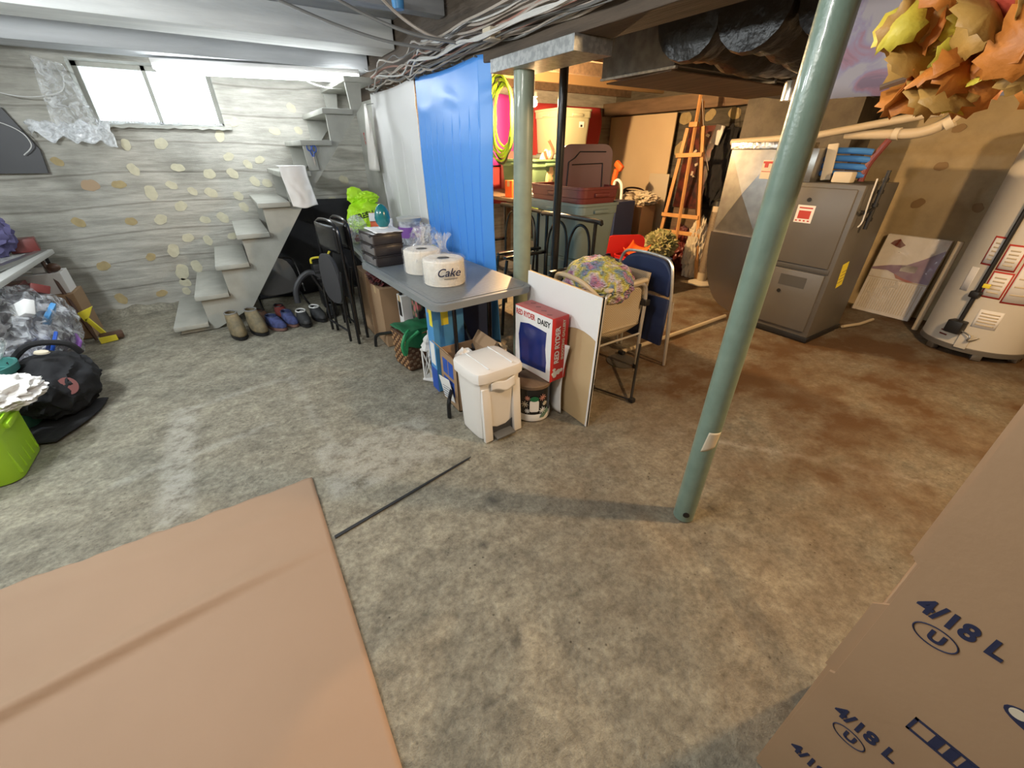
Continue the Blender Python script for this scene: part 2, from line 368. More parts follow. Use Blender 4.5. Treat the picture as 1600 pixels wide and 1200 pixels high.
bm = nb(); prism(bm, [(-0.005,1.395,0.0),(0.72,1.541,0.0),(0.74,1.552,0.0),(0.718,1.551,0.0),(-0.005,1.412,0.0)], (0,0,0.003))
struct(obj('trim_floor_joint', bm, 'black', smooth=False))
def wall_mat(name, c1, c2, crack=(0.10,0.095,0.085), stretch=(1.2,1.2,9), sc=2.2, lines=True, blot=0.0):
    m = bpy.data.materials.new(name); m.use_nodes = True; M[name] = m; nt = m.node_tree; b = nt.nodes['Principled BSDF']; L = nt.links.new
    tc = nt.nodes.new('ShaderNodeTexCoord'); mp = nt.nodes.new('ShaderNodeMapping'); mp.inputs['Scale'].default_value = stretch; L(tc.outputs['Object'], mp.inputs[0])
    n = nt.nodes.new('ShaderNodeTexNoise'); n.inputs['Scale'].default_value = sc; n.inputs['Detail'].default_value = 8; n.inputs['Roughness'].default_value = 0.65; L(mp.outputs[0], n.inputs['Vector'])
    r = nt.nodes.new('ShaderNodeValToRGB'); e = r.color_ramp.elements; e[0].position = 0.36; e[0].color = (*c2,1); e[1].position = 0.60; e[1].color = (*c1,1); L(n.outputs['Fac'], r.inputs[0])
    n2 = nt.nodes.new('ShaderNodeTexNoise'); n2.inputs['Scale'].default_value = 1.6; n2.inputs['Detail'].default_value = 6; L(tc.outputs['Object'], n2.inputs['Vector'])
    r2 = nt.nodes.new('ShaderNodeValToRGB'); e = r2.color_ramp.elements; e[0].position = 0.33; v = 1-blot; e[0].color = (v,v,v*0.97,1); e[1].position = 0.52; e[1].color = (1,1,1,1); L(n2.outputs['Fac'], r2.inputs[0])
    mu = nt.nodes.new('ShaderNodeMix'); mu.data_type='RGBA'; mu.blend_type='MULTIPLY'; mu.inputs[0].default_value = 1; L(r.outputs[0], mu.inputs[6]); L(r2.outputs[0], mu.inputs[7])
    last = mu.outputs[2]; hgt = n.outputs['Fac']
    if lines:   # seams between the old form boards
        w = nt.nodes.new('ShaderNodeTexWave'); w.wave_type='BANDS'; w.bands_direction='Z'; w.inputs['Scale'].default_value = 1.25; w.inputs['Distortion'].default_value = 2.2; w.inputs['Detail'].default_value = 4; w.inputs['Detail Scale'].default_value = 0.45
        L(tc.outputs['Object'], w.inputs['Vector'])
        r3 = nt.nodes.new('ShaderNodeValToRGB'); e = r3.color_ramp.elements; e[0].position = 0.0; e[0].color = (0.42,0.40,0.37,1); e[1].position = 0.018; e[1].color = (1,1,1,1); L(w.outputs['Color'], r3.inputs[0])
        m2 = nt.nodes.new('ShaderNodeMix'); m2.data_type='RGBA'; m2.blend_type='MULTIPLY'; m2.inputs[0].default_value = 0.6; L(last, m2.inputs[6]); L(r3.outputs[0], m2.inputs[7]); last = m2.outputs[2]
    L(last, b.inputs['Base Color']); b.inputs['Roughness'].default_value = 0.85
    bp = nt.nodes.new('ShaderNodeBump'); bp.inputs['Strength'].default_value = 0.6; bp.inputs['Distance'].default_value = 0.02; L(hgt, bp.inputs['Height']); L(bp.outputs[0], b.inputs['Normal'])
    return m
wall_mat('wall_concrete', (0.50,0.485,0.43), (0.33,0.32,0.28), blot=0.42)
wall_mat('wall_tan', (0.42,0.34,0.21), (0.31,0.25,0.155), stretch=(1,1,1), lines=False, blot=0.15)
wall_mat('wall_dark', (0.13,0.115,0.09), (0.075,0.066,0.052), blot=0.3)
wall_mat('chimney_grey', (0.185,0.165,0.135), (0.12,0.108,0.09), stretch=(1,1,1), sc=5, lines=False, blot=0.2)
mat('daub', (0.60,0.57,0.42), 0.8, nz=(20,(0.50,0.47,0.34),0.2))
mat('daub_tan', (0.44,0.35,0.18), 0.8, nz=(20,(0.36,0.28,0.14),0.2))
mat('daub_brown', (0.25,0.17,0.09), 0.8)
mat('daub_rust', (0.42,0.30,0.19), 0.8)

def daub(bm, u, w, fixed, axis, r, seed, mi):
    n = 26; vs_ = []; rnd = random.Random(seed); k0 = rnd.random()*6; el = 0.75+rnd.random()*0.4
    for i in range(n):
        a = 2*math.pi*i/n; rr = r*(1+0.16*math.sin(2*a+k0)+0.05*math.sin(5*a+k0*2)+0.03*(rnd.random()-0.5))
        p = (u+rr*math.cos(a), w+rr*el*math.sin(a))
        vs_.append((p[0],fixed,p[1]) if axis=='Y' else (fixed,p[0],p[1]))
    t = (0,-0.006,0) if axis=='Y' else (-0.006,0,0)
    k = len(bm.faces); prism(bm, vs_, t); bm.faces.ensure_lookup_table()
    for q in bm.faces[k:]: q.material_index = mi

# window wall
WX0, WX1, WZ0, WZ1 = -0.80, 0.19, 1.655, 2.12
bm = nb(); T = 0.30
bx(bm, X0, WX0, Y1, Y1+T, 0-0.02, CZ); bx(bm, WX1, X1+T, Y1, Y1+T, -0.02, CZ); bx(bm, WX0, WX1, Y1, Y1+T, -0.02, WZ0); bx(bm, WX0, WX1, Y1, Y1+T, WZ1, CZ)
D = [(-0.63,1.5,0),(-0.37,1.51,0),(0.12,1.58,0),(-1.0,1.18,3),(-0.8,1.18,1),(-0.65,1.3,0),(-0.59,1.1,0),(-0.31,1.31,0),(-0.07,1.25,0),(-0.41,1.16,0),(-0.26,1.1,0),(-0.11,1.08,0),(-1.2,0.88,1),(-0.83,0.86,1),(-0.4,0.97,0),(-0.6,0.86,0),(-0.24,0.83,0),(-0.08,0.84,0),(-0.44,0.67,0),(-0.28,0.63,0),(-0.6,0.56,0),(-1.18,0.48,1),(-0.8,0.52,1),(-0.6,0.34,0),(-0.46,0.38,0),(-0.61,0.23,0),(-0.63,0.14,0),(-1.17,0.15,1),(-0.84,0.15,1),(-1.45,0.16,1),(-1.14,1.37,1),(0.14,1.4,0),(0.41,1.37,0),(0.29,1.33,0),(0.13,1.25,0),(0.31,1.17,0),(0.42,1.15,0),(0.12,1.04,0),(0.14,0.93,0),(-0.05,0.65,0),(0.83,1.84,0),(0.62,1.63,0),(0.85,1.64,0),(0.28,1.7,0),(1.22,1.16,0),(1.05,0.95,0)]
big = {6:1.25, 11:1.15, 15:1.3, 20:1.3, 23:1.5, 24:1.2, 3:1.3}
for i,(u,w,mi) in enumerate(D): daub(bm, u, w, Y1+0.001, 'Y', 0.043*big.get(i,0.9+0.25*((i*37)%10)/10), i, mi+1)
struct(obj('wall_back', bm, ['wall_concrete','daub','daub_tan','daub_brown','daub_rust'], smooth=False))
# footing ledge below the wall
bm = nb()
sheet(bm, lambda u,v: (X0+(1.0-X0)*u, Y1-0.16*(1-v)**0.6*(0.6+0.5*noise.noise(Vector((u*18,0.3,0)))), 0.07*v*v*(0.5+0.6*noise.noise(Vector((u*22,7,v))))+0.03*v-0.012), 90, 6)
struct(obj('trim_footing_ledge', bm, CONC, smooth=True))
# right wall
bm = nb()
bx(bm, X1, X1+T, Y0, 3.06, -0.02, CZ); 
struct(obj('wall_right', bm, 'wall_tan', smooth=False))
bm = nb()
for i,(u,w,r) in enumerate(((1.35,1.33,0.042),(1.39,1.02,0.045),(0.98,1.02,0.042),(1.35,1.62,0.04))): daub(bm, u, w, X1+0.001, 'X', r, 60+i, 0)
for i,(u,w,r) in enumerate(((4.17,1.83,0.085),(3.80,1.85,0.07),(3.47,1.85,0.075),(4.17,1.48,0.08),(3.57,1.35,0.06),(3.4,1.0,0.06))): daub(bm, u, w, X1+0.001, 'X', r, 80+i, 1)
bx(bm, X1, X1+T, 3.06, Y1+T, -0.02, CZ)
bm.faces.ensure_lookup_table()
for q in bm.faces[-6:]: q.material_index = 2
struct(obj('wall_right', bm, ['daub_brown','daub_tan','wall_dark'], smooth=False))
bm = nb(); bx(bm, 5.08, X1, 1.97, 3.08, 0, CZ)
struct(obj('wall_chimney', bm, 'chimney_grey', smooth=False))
bm = nb(); bx(bm, X0-0.3, X0, Y0, Y1+T, -0.02, CZ); struct(obj('wall_left', bm, 'wall_concrete', smooth=False))
bm = nb(); bx(bm, X0-0.3, X1+T, Y0-0.3, Y0, -0.02, CZ); struct(obj('wall_front', bm, 'wall_concrete', smooth=False))
bm = nb(); bx(bm, X0-0.3, X1+T, Y0-0.3, Y1+T, CZ, CZ+0.1); struct(obj('ceiling', bm, 'grey_wood_dark', smooth=False))

# joists under the ceiling on the window side (grey), then raw ones past the beam
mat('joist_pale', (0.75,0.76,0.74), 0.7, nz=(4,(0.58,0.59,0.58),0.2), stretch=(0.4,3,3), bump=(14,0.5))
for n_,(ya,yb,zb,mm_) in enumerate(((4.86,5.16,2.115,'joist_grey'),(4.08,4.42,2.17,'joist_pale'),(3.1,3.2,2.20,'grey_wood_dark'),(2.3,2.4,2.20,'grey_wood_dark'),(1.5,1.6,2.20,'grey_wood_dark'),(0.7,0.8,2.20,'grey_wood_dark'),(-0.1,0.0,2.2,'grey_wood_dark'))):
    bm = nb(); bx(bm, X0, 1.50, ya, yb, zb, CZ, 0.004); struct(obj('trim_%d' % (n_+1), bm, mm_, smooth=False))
for n_,y in enumerate((5.2,4.6,4.0,3.4,2.8,2.2,1.6,1.0,0.4,-0.2,-0.8)):
    bm = nb(); bx(bm, 1.70, X1, y, y+0.05, 2.14, CZ); struct(obj('trim_%d' % (n_+10), bm, 'old_wood' if n_ != 1 else 'raw_wood', smooth=False))
bm = nb(); bx(bm, 1.50, 1.70, Y0, Y1, 1.90, 2.16, 0.005); bx(bm, 1.52,1.68, Y0, Y1, 2.16, CZ)
struct(obj('trim_main_beam', bm, 'beam_wood', smooth=False))
# header board above the right wall and slanting board below the joists
bm = nb(); box(bm, (5.30,3.6,1.99), (0.12,4.0,0.16), (0,0,0)); struct(obj('trim_wall_plate', bm, 'old_wood', smooth=False))
# wall end board under the beam by the stairs
bm = nb(); bx(bm, 1.49,1.56,4.85,5.5,0,1.90,0.003); struct(obj('trim_wall_end', bm, 'grey_paint', smooth=False))

# window: deep recess, frame, two panes
wr = thing('window_1', 'daylit basement window high in the concrete wall', 'window'); wr['kind'] = 'structure'; del wr['category']; del wr['label']
bm = nb(); fw = 0.035; yF = Y1+0.20
for a in ((WX0,WX1,yF,yF+0.04,WZ0,WZ0+fw),(WX0,WX1,yF,yF+0.04,WZ1-fw,WZ1),(WX0,WX0+fw,yF,yF+0.04,WZ0,WZ1),(WX1-fw,WX1,yF,yF+0.04,WZ0,WZ1),(-0.33,-0.30,yF,yF+0.04,WZ0,WZ1)): bx(bm, *a)
obj('window_frame', bm, 'grey_paint', wr, smooth=False)
m = film('frosted_pane', (0.9,0.95,1.0), 0.06, 0.3, 6, 0.3)
for a,b_ in ((WX0+fw,-0.33),(-0.30,WX1-fw)):
    bm = nb(); bx(bm, a, b_, yF+0.015, yF+0.02, WZ0+fw, WZ1-fw); obj('pane', bm, m, wr, smooth=False)
bm = nb()   # crumbling sill with a saw-tooth plastic edge
sheet(bm, lambda u,v: (WX0-0.05+(WX1-WX0+0.1)*u, Y1-0.03*(1-v)+0.22*v, WZ0+0.006+0.015*noise.noise(Vector((u*20,v*3,0)))+(-0.03*(1-v)**8)), 70, 6)
obj('window_sill', bm, 'grey_paint', wr, solid=0.01)
bm = nb()
for i in range(46):
    x = WX0+0.03+i*0.0205; prism(bm, [(x,Y1-0.012,WZ0+0.012),(x+0.0205,Y1-0.012,WZ0+0.012),(x+0.010,Y1-0.012,WZ0+0.036)], (0,0.004,0))
obj('sill_edging', bm, 'milky_film', wr, smooth=False)
# ---------------------------------------------------------------- window side: light, cords, plastic
mat('tube_glow', (1,1,1), 0.4, emit=((0.92,0.97,1.0), 29.0))
t = thing('shop_light', 'long glowing white tube light hung under the ceiling in front of the window', 'ceiling light', (0.58,4.90,2.05),R(-13))
bm = nb(); bx(bm, -0.80,0.80,-0.055,0.055,0.015,0.05,0.004); bx(bm,-0.80,-0.785,-0.04,0.04,-0.02,0.03); bx(bm,0.785,0.80,-0.04,0.04,-0.02,0.03); obj('light_housing', bm, 'white_metal', t)
bm = nb(); bx(bm,-0.783,0.783,-0.058,0.058,-0.042,0.014,0.014); obj('light_tube', bm, 'tube_glow', t)
def cable(name, pts, r, m, label, group=None, cat='cable', k=8):
    bm = nb(); tube(bm, pts, r, 6, k=k); return tag(obj(name, bm, m), label, cat, group)
mat('cable_white', (0.62,0.62,0.60), 0.5); mat('cable_grey', (0.16,0.16,0.155), 0.5); mat('cable_pale', (0.45,0.40,0.35), 0.5); mat('cable_pink', (0.42,0.22,0.17), 0.5)
cable('power_cord', [(0.90,4.97,2.04),(0.98,4.97,2.0),(1.14,4.97,1.975),(1.30,4.97,1.99),(1.40,4.97,2.035),(1.45,4.97,2.05)], 0.006, 'cable_white', 'white cord drooping below the right end of the tube light', cat='cord')
cable('power_cord', [(1.44,5.0,2.06),(1.47,4.98,2.07),(1.50,4.9,2.03),(1.44,4.75,1.96),(1.47,4.62,1.95),(1.46,4.5,1.97)], 0.006, 'cable_white', 'white cord running from the tube light end to the beam wiring', cat='cord')
bm = nb()
P0 = (Vector((-0.98,5.40,2.10)),Vector((-0.80,5.34,2.05)),Vector((-0.72,5.38,1.62)),Vector((-1.05,5.42,1.55)))
def fs(u,v):
    a = P0[0].lerp(P0[1],u); b_ = P0[3].lerp(P0[2],u); p = a.lerp(b_,v); p.y += 0.03*noise.noise(Vector((u*5,v*4,1)))-0.02*math.sin(u*9+v*3); return p
sheet(bm, fs, 24, 24); tag(obj('plastic_sheet', bm, 'clear_film'), 'clear plastic film hanging crookedly over the left side of the window', 'plastic sheet')
bm = nb()
sheet(bm, lambda u,v: (-1.20+0.52*u+0.03*noise.noise(Vector((u*6,v*4,2))), 5.44-0.03*math.sin(u*14)-0.02*v, 1.66-0.10*v-0.07*u*v+0.06*noise.noise(Vector((u*7,v*3,5)))), 30, 10)
tag(obj('plastic_sheet', bm, 'milky_film', solid=0.002), 'milky plastic scrap drooping from the lower left corner of the window', 'plastic sheet')
bm = nb(); prism(bm, [(-1.75,5.44,1.29),(-1.22,5.44,1.285),(-1.20,5.44,1.46),(-1.30,5.44,1.75),(-1.75,5.44,1.78)], (0,0.035,0))
tag(obj('dark_board', bm, 'dark_grey', smooth=False), 'dark board fixed on the wall left of the window', 'board')
for i,pts in enumerate(([(-1.6,5.38,2.0),(-1.2,5.36,1.83),(-0.9,5.36,1.86),(-0.83,5.38,1.98)],[(-1.6,5.3,1.75),(-1.28,5.35,1.62),(-1.22,5.38,1.5),(-1.3,5.4,1.42)])):
    cable('loose_wire', pts, 0.004, 'cable_white', ('thin white wire looping down left of the window plastic','thin white wire dangling in front of the dark board')[i], cat='wire')

# ---------------------------------------------------------------- bundle of cables along the beam
rnd = random.Random(5)
for i in range(18):
    x = 1.30+0.19*rnd.random(); z0 = 1.965+0.09*rnd.random(); x = min(x,1.465)
    pts = []; ph = rnd.random()*6; st = 4.75-0.4*rnd.random() if i < 14 else 3.6
    n = 22
    for j in range(n):
        y = st-(st+0.6)*j/(n-1); wob = 0.030 if y > 3.0 else 0.012
        pts.append((x+wob*math.sin(j*1.7+ph)+0.02*math.sin(j*0.5+ph), y, z0+wob*0.9*math.cos(j*2.1+ph*2)-0.015*max(0,math.sin(j*0.9+ph))))
    cable('electrical_cable', pts, rnd.choice((0.0045,0.006,0.007)), rnd.choice(('cable_pale','cable_grey','cable_pale','cable_grey','cable_white','cable_pink')),
          'electrical cable in the tangled bundle stapled along the left side of the beam', 'cables running along the beam', k=3)
for i,(a,b_,m_) in enumerate((((0.70,2.95,2.19),(1.36,2.66,1.985),'cable_grey'),((0.95,2.80,2.185),(1.37,2.74,2.0),'cable_pale'),((0.55,3.28,2.19),(1.35,2.88,1.985),'cable_grey'))):
    cable('ceiling_cable', [a,tuple((a[k]*2+b_[k])/3+(0,0.05,-0.02)[k] for k in range(3)),tuple((a[k]+b_[k]*2)/3+(0,0.03,-0.03)[k] for k in range(3)),b_], 0.009, m_,
          ('dark cable crossing the ceiling to the beam, middle one of three','pale cable crossing the ceiling to the beam, nearest of three','dark cable crossing the ceiling to the beam, farthest of three')[i])
bm = nb(); lathe(bm, [(0.0,-0.035),(0.03,-0.035),(0.034,0.0),(0.034,0.03),(0,0.03)], 20)
tag(obj('junction_box', bm, 'sky_blue', loc=(1.10,2.86,2.17)), 'small blue electrical box on the ceiling above the cables', 'junction box')
bm = nb(); bx(bm, 1.36,1.425,2.30,2.38,1.95,2.0,0.003); tag(obj('wood_block', bm, 'cream'), 'small pale block tucked among the cables above the steel plate', 'wood block')

# ---------------------------------------------------------------- stairs
t = thing('staircase', 'grey painted basement staircase rising to the right along the concrete wall', 'staircase', (0,0,0))
for k in range(9):
    x = -0.71+0.232*k; z = 0.041+0.242*k
    bm = nb(); bx(bm, x, x+0.262, 4.45, 5.47, z, z+0.042, 0.006); obj('tread', bm, 'grey_paint', t)
pts = [(-0.68,0)]
for k in range(8):
    x = -0.71+0.232*k; z = 0.040+0.242*k
    pts += [(x+0.035,z),(x+0.267,z)] if k else [(-0.66,0.04),(x+0.267,z)]
pts += [(1.16,2.0),(1.30,2.0),(1.28,1.82),(0.57,0.98),(-0.06,0.15),(-0.39,0.0)]
bm = nb(); prism(bm, [(a,4.50,b_) for a,b_ in pts], (0,0.03,0)); obj('stringer', bm, 'grey_paint', t, smooth=False)
bm = nb(); prism(bm, [(a,5.44,b_) for a,b_ in pts], (0,0.03,0)); obj('stringer', bm, 'grey_paint', t, smooth=False)
# white cloth hanging over a step
bm = nb()
def cl(u,v):
    x = 0.455+0.215*u + 0.04*v; y = 4.43-0.015*math.sin(u*5)-0.02*v; z = 1.315-0.31*v+0.01*math.sin(u*6+v*2)
    if v < 0.18: y = 4.43+0.16*(0.18-v)/0.18; z = 1.335
    return (x, y-0.012*noise.noise(Vector((u*4,v*4,3))), z)
sheet(bm, cl, 24, 30); t2 = tag(obj('paper_bag', bm, 'white_paper', solid=0.004), 'creased white paper bag hanging over the edge of a middle stair', 'paper bag')
bm = nb(); box(bm, (0.745,4.485,1.40),(0.085,0.02,0.21),(0,R(-4),0),0.003)
tag(obj('wood_block', bm, 'grey_paint'), 'small grey block screwed to the stringer behind the scissors', 'wood block')
t = thing('scissors', 'blue-handled scissors hanging on the side of the stairs', 'scissors', (0.765,4.468,1.45))
for s in (-1,1):
    bm = nb(); tube(bm, [(s*0.022+0.018*math.cos(a)-0.002*s, 0, 0.02+0.027*math.sin(a)+(0.008 if s<0 else -0.004)) for a in [i*2*math.pi/12 for i in range(12)]], 0.0045, 6, closed=True, k=2)
    tube(bm, [(s*0.016,0,-0.005),(s*0.004,0,-0.045)], 0.005, 6); obj('handle', bm, 'blue', t)
    bm = nb(); prism(bm, [(-0.006,0.001*s,-0.04),(0.006,0.001*s,-0.04),(0.003+0.006*s,0.001*s,-0.125)], (0,0.0015,0)); obj('blade', bm, 'chrome', t, smooth=False)
# dark things stored under the stairs
bm = nb()
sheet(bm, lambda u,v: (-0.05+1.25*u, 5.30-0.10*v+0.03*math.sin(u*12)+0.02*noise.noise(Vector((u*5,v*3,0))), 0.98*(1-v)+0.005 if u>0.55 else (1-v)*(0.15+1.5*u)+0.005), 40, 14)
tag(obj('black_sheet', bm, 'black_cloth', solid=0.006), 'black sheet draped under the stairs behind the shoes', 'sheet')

def folding_seat(name, w, d, m, parent, c, rot):
    bm = nb(); n = 28; pts = []
    for i in range(n):
        a = 2*math.pi*i/n; q = (abs(math.cos(a))**3.2+abs(math.sin(a))**3.2)**(-1/3.2)
        pts.append((0.5*w*math.cos(a)*q*(1-0.08*math.sin(a)), 0.5*d*math.sin(a)*q, 0))
    prism(bm, pts, (0,0,0.028)); es = [e for e in bm.edges if abs(e.verts[0].co.z-e.verts[1].co.z) < 1e-5]
    bmesh.ops.bevel(bm, geom=es, offset=0.008, segments=2, affect='EDGES')
    return obj(name, bm, m, parent, loc=c, rot=rot)
t = thing('folding_chair', 'grey padded folding chair tipped over under the stairs', 'folding chair', (0.22,4.85,0.0))
folding_seat('seat', 0.40, 0.38, 'seat_grey', t, (-0.02,0.02,0.31), (R(62),0,R(8)))
for s in (-1,1):
    bm = nb(); tube(bm, [(s*0.20-0.02,-0.05,0.14),(s*0.21,-0.2,0.06),(s*0.22+0.02,-0.40,0.03)], 0.011, 8, k=5); obj('leg', bm, 'black_gloss', t)
bm = nb(); tube(bm, [(-0.21,-0.02,0.13),(-0.19,0.10,0.42),(-0.10,0.14,0.47),(0.12,0.14,0.47),(0.21,0.10,0.42),(0.23,-0.02,0.13)], 0.011, 8, k=4); obj('back_frame', bm, 'black_gloss', t)

# folded chairs leaning beside the tables
def folded_chair(label, loc, rz, group, seat_m='black'):
    t = thing('folded_chair', label, 'folding chair', loc, rz, group)
    # the chair's own width runs along Y, it faces -X
    bm = nb(); w = 0.22
    tube(bm, [(0.02,-w,0.0),(0.03,-w,0.70),(0.035,-w+0.01,0.90),(0.035,-w+0.06,0.965),(0.035,0,0.985),(0.035,w-0.06,0.965),(0.035,w-0.01,0.90),(0.03,w,0.70),(0.02,w,0.0)], 0.0125, 8, k=5); obj('back_frame', bm, 'black_gloss', t)
    bm = nb(); sheet(bm, lambda u,v: (0.028-0.012*math.sin(u*math.pi), -0.195+0.39*u, 0.755+0.20*v+0.0*u), 10, 6); obj('backrest', bm, 'black_gloss', t, solid=0.02)
    for s in (-1,1):
        bm = nb(); tube(bm, [(-0.035,s*0.185,0.03),(-0.03,s*0.19,0.35),(0.0,s*0.19,0.62)], 0.011, 8, k=3); obj('leg', bm, 'black_gloss', t)
    bm = nb(); tube(bm, [(-0.035,-0.185,0.12),(-0.035,0.185,0.12)], 0.009, 8); obj('stretcher', bm, 'black_gloss', t)
    folding_seat('seat', 0.37, 0.40, seat_m, t, (-0.03,0,0.53), (R(90),R(2),R(90)))
    return t
folded_chair('black folded chair leaning nearest the stairs, seat facing out', (0.57,3.62,0), R(11), None, 'dark_grey')
t = folded_chair('second black folded chair, standing between the first one and the grey table', (0.69,3.73,0), R(6), None)
# camp chair parts behind: grey curved backrest, black bag, battery light
t = thing('office_chair_back', 'grey curved chair back lying under the stairs beside the folded chairs', 'chair back', (0.50,4.55,0.0))
bm = nb(); tube(bm, [(-0.17,0,0.10),(-0.15,0.02,0.24),(-0.07,0.03,0.34),(0.02,0.02,0.38),(0.10,0.0,0.33)], 0.030, 10, k=6); obj('curved_back', bm, 'dark_grey', t)
bm = nb(); tube(bm, [(0.02,-0.02,0.36),(0.12,-0.1,0.10),(0.16,-0.14,0.02)], 0.018, 8, k=4); obj('leg', bm, 'black_gloss', t)
t = thing('tool_case', 'black case with yellow handle standing under the stairs', 'tool case', (0.66,4.62,0.0))
bm = nb(); bx(bm,-0.09,0.12,-0.08,0.10,0,0.27,0.01); obj('lower_case', bm, 'black', t)
bm = nb(); bx(bm,-0.11,0.12,-0.09,0.10,0.272,0.46,0.012); obj('upper_case', bm, 'black', t)
bm = nb()
for z in (0.31,0.35,0.39): bx(bm,-0.10,0.10,-0.096,-0.089,z,z+0.012)
obj('rib', bm, 'dark_grey', t)
bm = nb(); tube(bm, [(-0.11,-0.02,0.46),(-0.10,-0.02,0.505),(-0.02,-0.02,0.51),(0.04,-0.02,0.50),(0.08,-0.02,0.55),(0.10,-0.02,0.57)], 0.011, 8, k=4); obj('handle', bm, 'yellow', t)

# ---------------------------------------------------------------- shoes
def outline(L, W, t):
    """t in 0..1 round the sole, toe at -Y"""
    a = 2*math.pi*t; y = math.cos(a); x = math.sin(a)
    w = W*(0.80+0.20*(1-y)/2+0.10*math.sin(math.pi*(1-y)/2)); 
    return Vector((0.5*w*x*(abs(x)**-0.12 if abs(x)>1e-3 else 1), 0.5*L*y, 0))
def shoe(t, L, W, hs, hh, sole_m, up_m, collar_m, lace_m=None, toe_m=None):
    n = 28
    bm = nb(); prism(bm, [outline(L,W,i/n) for i in range(n)], (0,0,hs)); es=[e for e in bm.edges if abs(e.verts[0].co.z-e.verts[1].co.z)<1e-5]
    bmesh.ops.bevel(bm, geom=es, offset=0.004, segments=2, affect='EDGES'); obj('sole', bm, sole_m, t)
    bm = nb(); rings = []
    K = 12
    for k in range(K+1):
        s = k/K; e = s**1.25; ring = []
        for i in range(n):
            p = outline(L*0.97,W*0.95,i/n); q = outline(L*0.42,W*0.74,i/n)+Vector((0,L*0.21,0))
            r = p.lerp(q, e); bulge = 1+0.10*math.sin(math.pi*s)*(1 if s<0.5 else 0.4)
            front = max(0,-r.y/L); z = hs+(hh-hs)*s - 0.012*front*s
            r = Vector((r.x*bulge, r.y - 0.10*L*math.sin(math.pi*min(1,s*1.0))*(1 if p.y<0 else -0.15)*abs(p.y)/(L/2), z)); ring.append(bm.verts.new(r))
        rings.append(ring)
    for a,b_ in zip(rings,rings[1:]):
        for i in range(n): bm.faces.new((a[i],a[(i+1)%n],b_[(i+1)%n],b_[i]))
    upr = obj('upper', bm, up_m, t, solid=0.004)
    bm = nb(); tube(bm, [v+Vector((0,0,0)) for v in [outline(L*0.42,W*0.74,i/n)+Vector((0,L*0.21,hh)) for i in range(n)]], 0.007, 6, closed=True); obj('collar', bm, collar_m, upr)
    if lace_m:
        bm = nb()
        for j in range(4):
            s = 0.35+0.14*j; y = L*(-0.16+0.085*j); z = hs+(hh-hs)*(0.52+0.13*j)+0.008
            tube(bm, [(-0.024,y+0.004,z-0.004),(0,y,z+0.006),(0.024,y-0.004,z-0.004)], 0.003, 5, k=3)
        obj('laces', bm, lace_m, upr)
mat('boot_tan', (0.26,0.20,0.11), 0.75, nz=(18,(0.14,0.12,0.075),0.15)); mat('boot_collar', (0.20,0.20,0.19), 0.8)
mat('slipper_blue', (0.07,0.09,0.24), 0.8, nz=(20,(0.03,0.035,0.10),0.15)); mat('sole_brown', (0.20,0.11,0.09), 0.7)
mat('sneaker_black', (0.035,0.037,0.04), 0.6, nz=(20,(0.02,0.02,0.02),0.1)); mat('shoe_white', (0.70,0.70,0.68), 0.6)
for i,(x,y,rz) in enumerate(((-0.235,4.19,0.18),(-0.075,4.19,0.28))):
    t = thing('hiking_boot', ('tan hiking boot at the foot of the stairs, the left one of the pair','tan hiking boot at the foot of the stairs, right beside the blue shoes')[i], 'boot', (x,y,0), rz)
    shoe(t, 0.31, 0.125, 0.03, 0.20, 'black', 'boot_tan', 'boot_collar', 'dark_grey')
for i,(x,y,rz) in enumerate(((0.075,4.20,0.45),(0.20,4.25,0.25))):
    t = thing('blue_shoe', ('blue canvas shoe beside the tan boots','blue canvas shoe beside the black sneakers')[i], 'shoe', (x,y,0), rz)
    shoe(t, 0.28, 0.11, 0.028, 0.11, 'sole_brown', 'slipper_blue', 'navy', 'navy')
for i,(x,y,rz) in enumerate(((0.315,4.18,0.10),(0.455,4.24,0.25))):
    t = thing('sneaker', ('black sneaker with white collar trim, next to the blue shoes','black sneaker with white collar trim, nearest the folded chairs')[i], 'shoe', (x,y,0), rz)
    shoe(t, 0.28, 0.108, 0.03, 0.115, 'black', 'sneaker_black', 'shoe_white', 'shoe_white')
for i,(x,y,rz,m_,lab) in enumerate(((-0.01,4.46,0.4,'brown_leather','dark shoe tucked behind the tan boots'),(0.16,4.52,0.2,'maroon','dark red shoe tucked behind the blue shoes'),(0.60,4.30,-0.3,'black','black shoe beside the outer black sneaker'))):
    t = thing('dark_shoe', lab, 'shoe', (x,y,0), rz); shoe(t, 0.27, 0.105, 0.025, 0.10, 'black', m_, 'black')

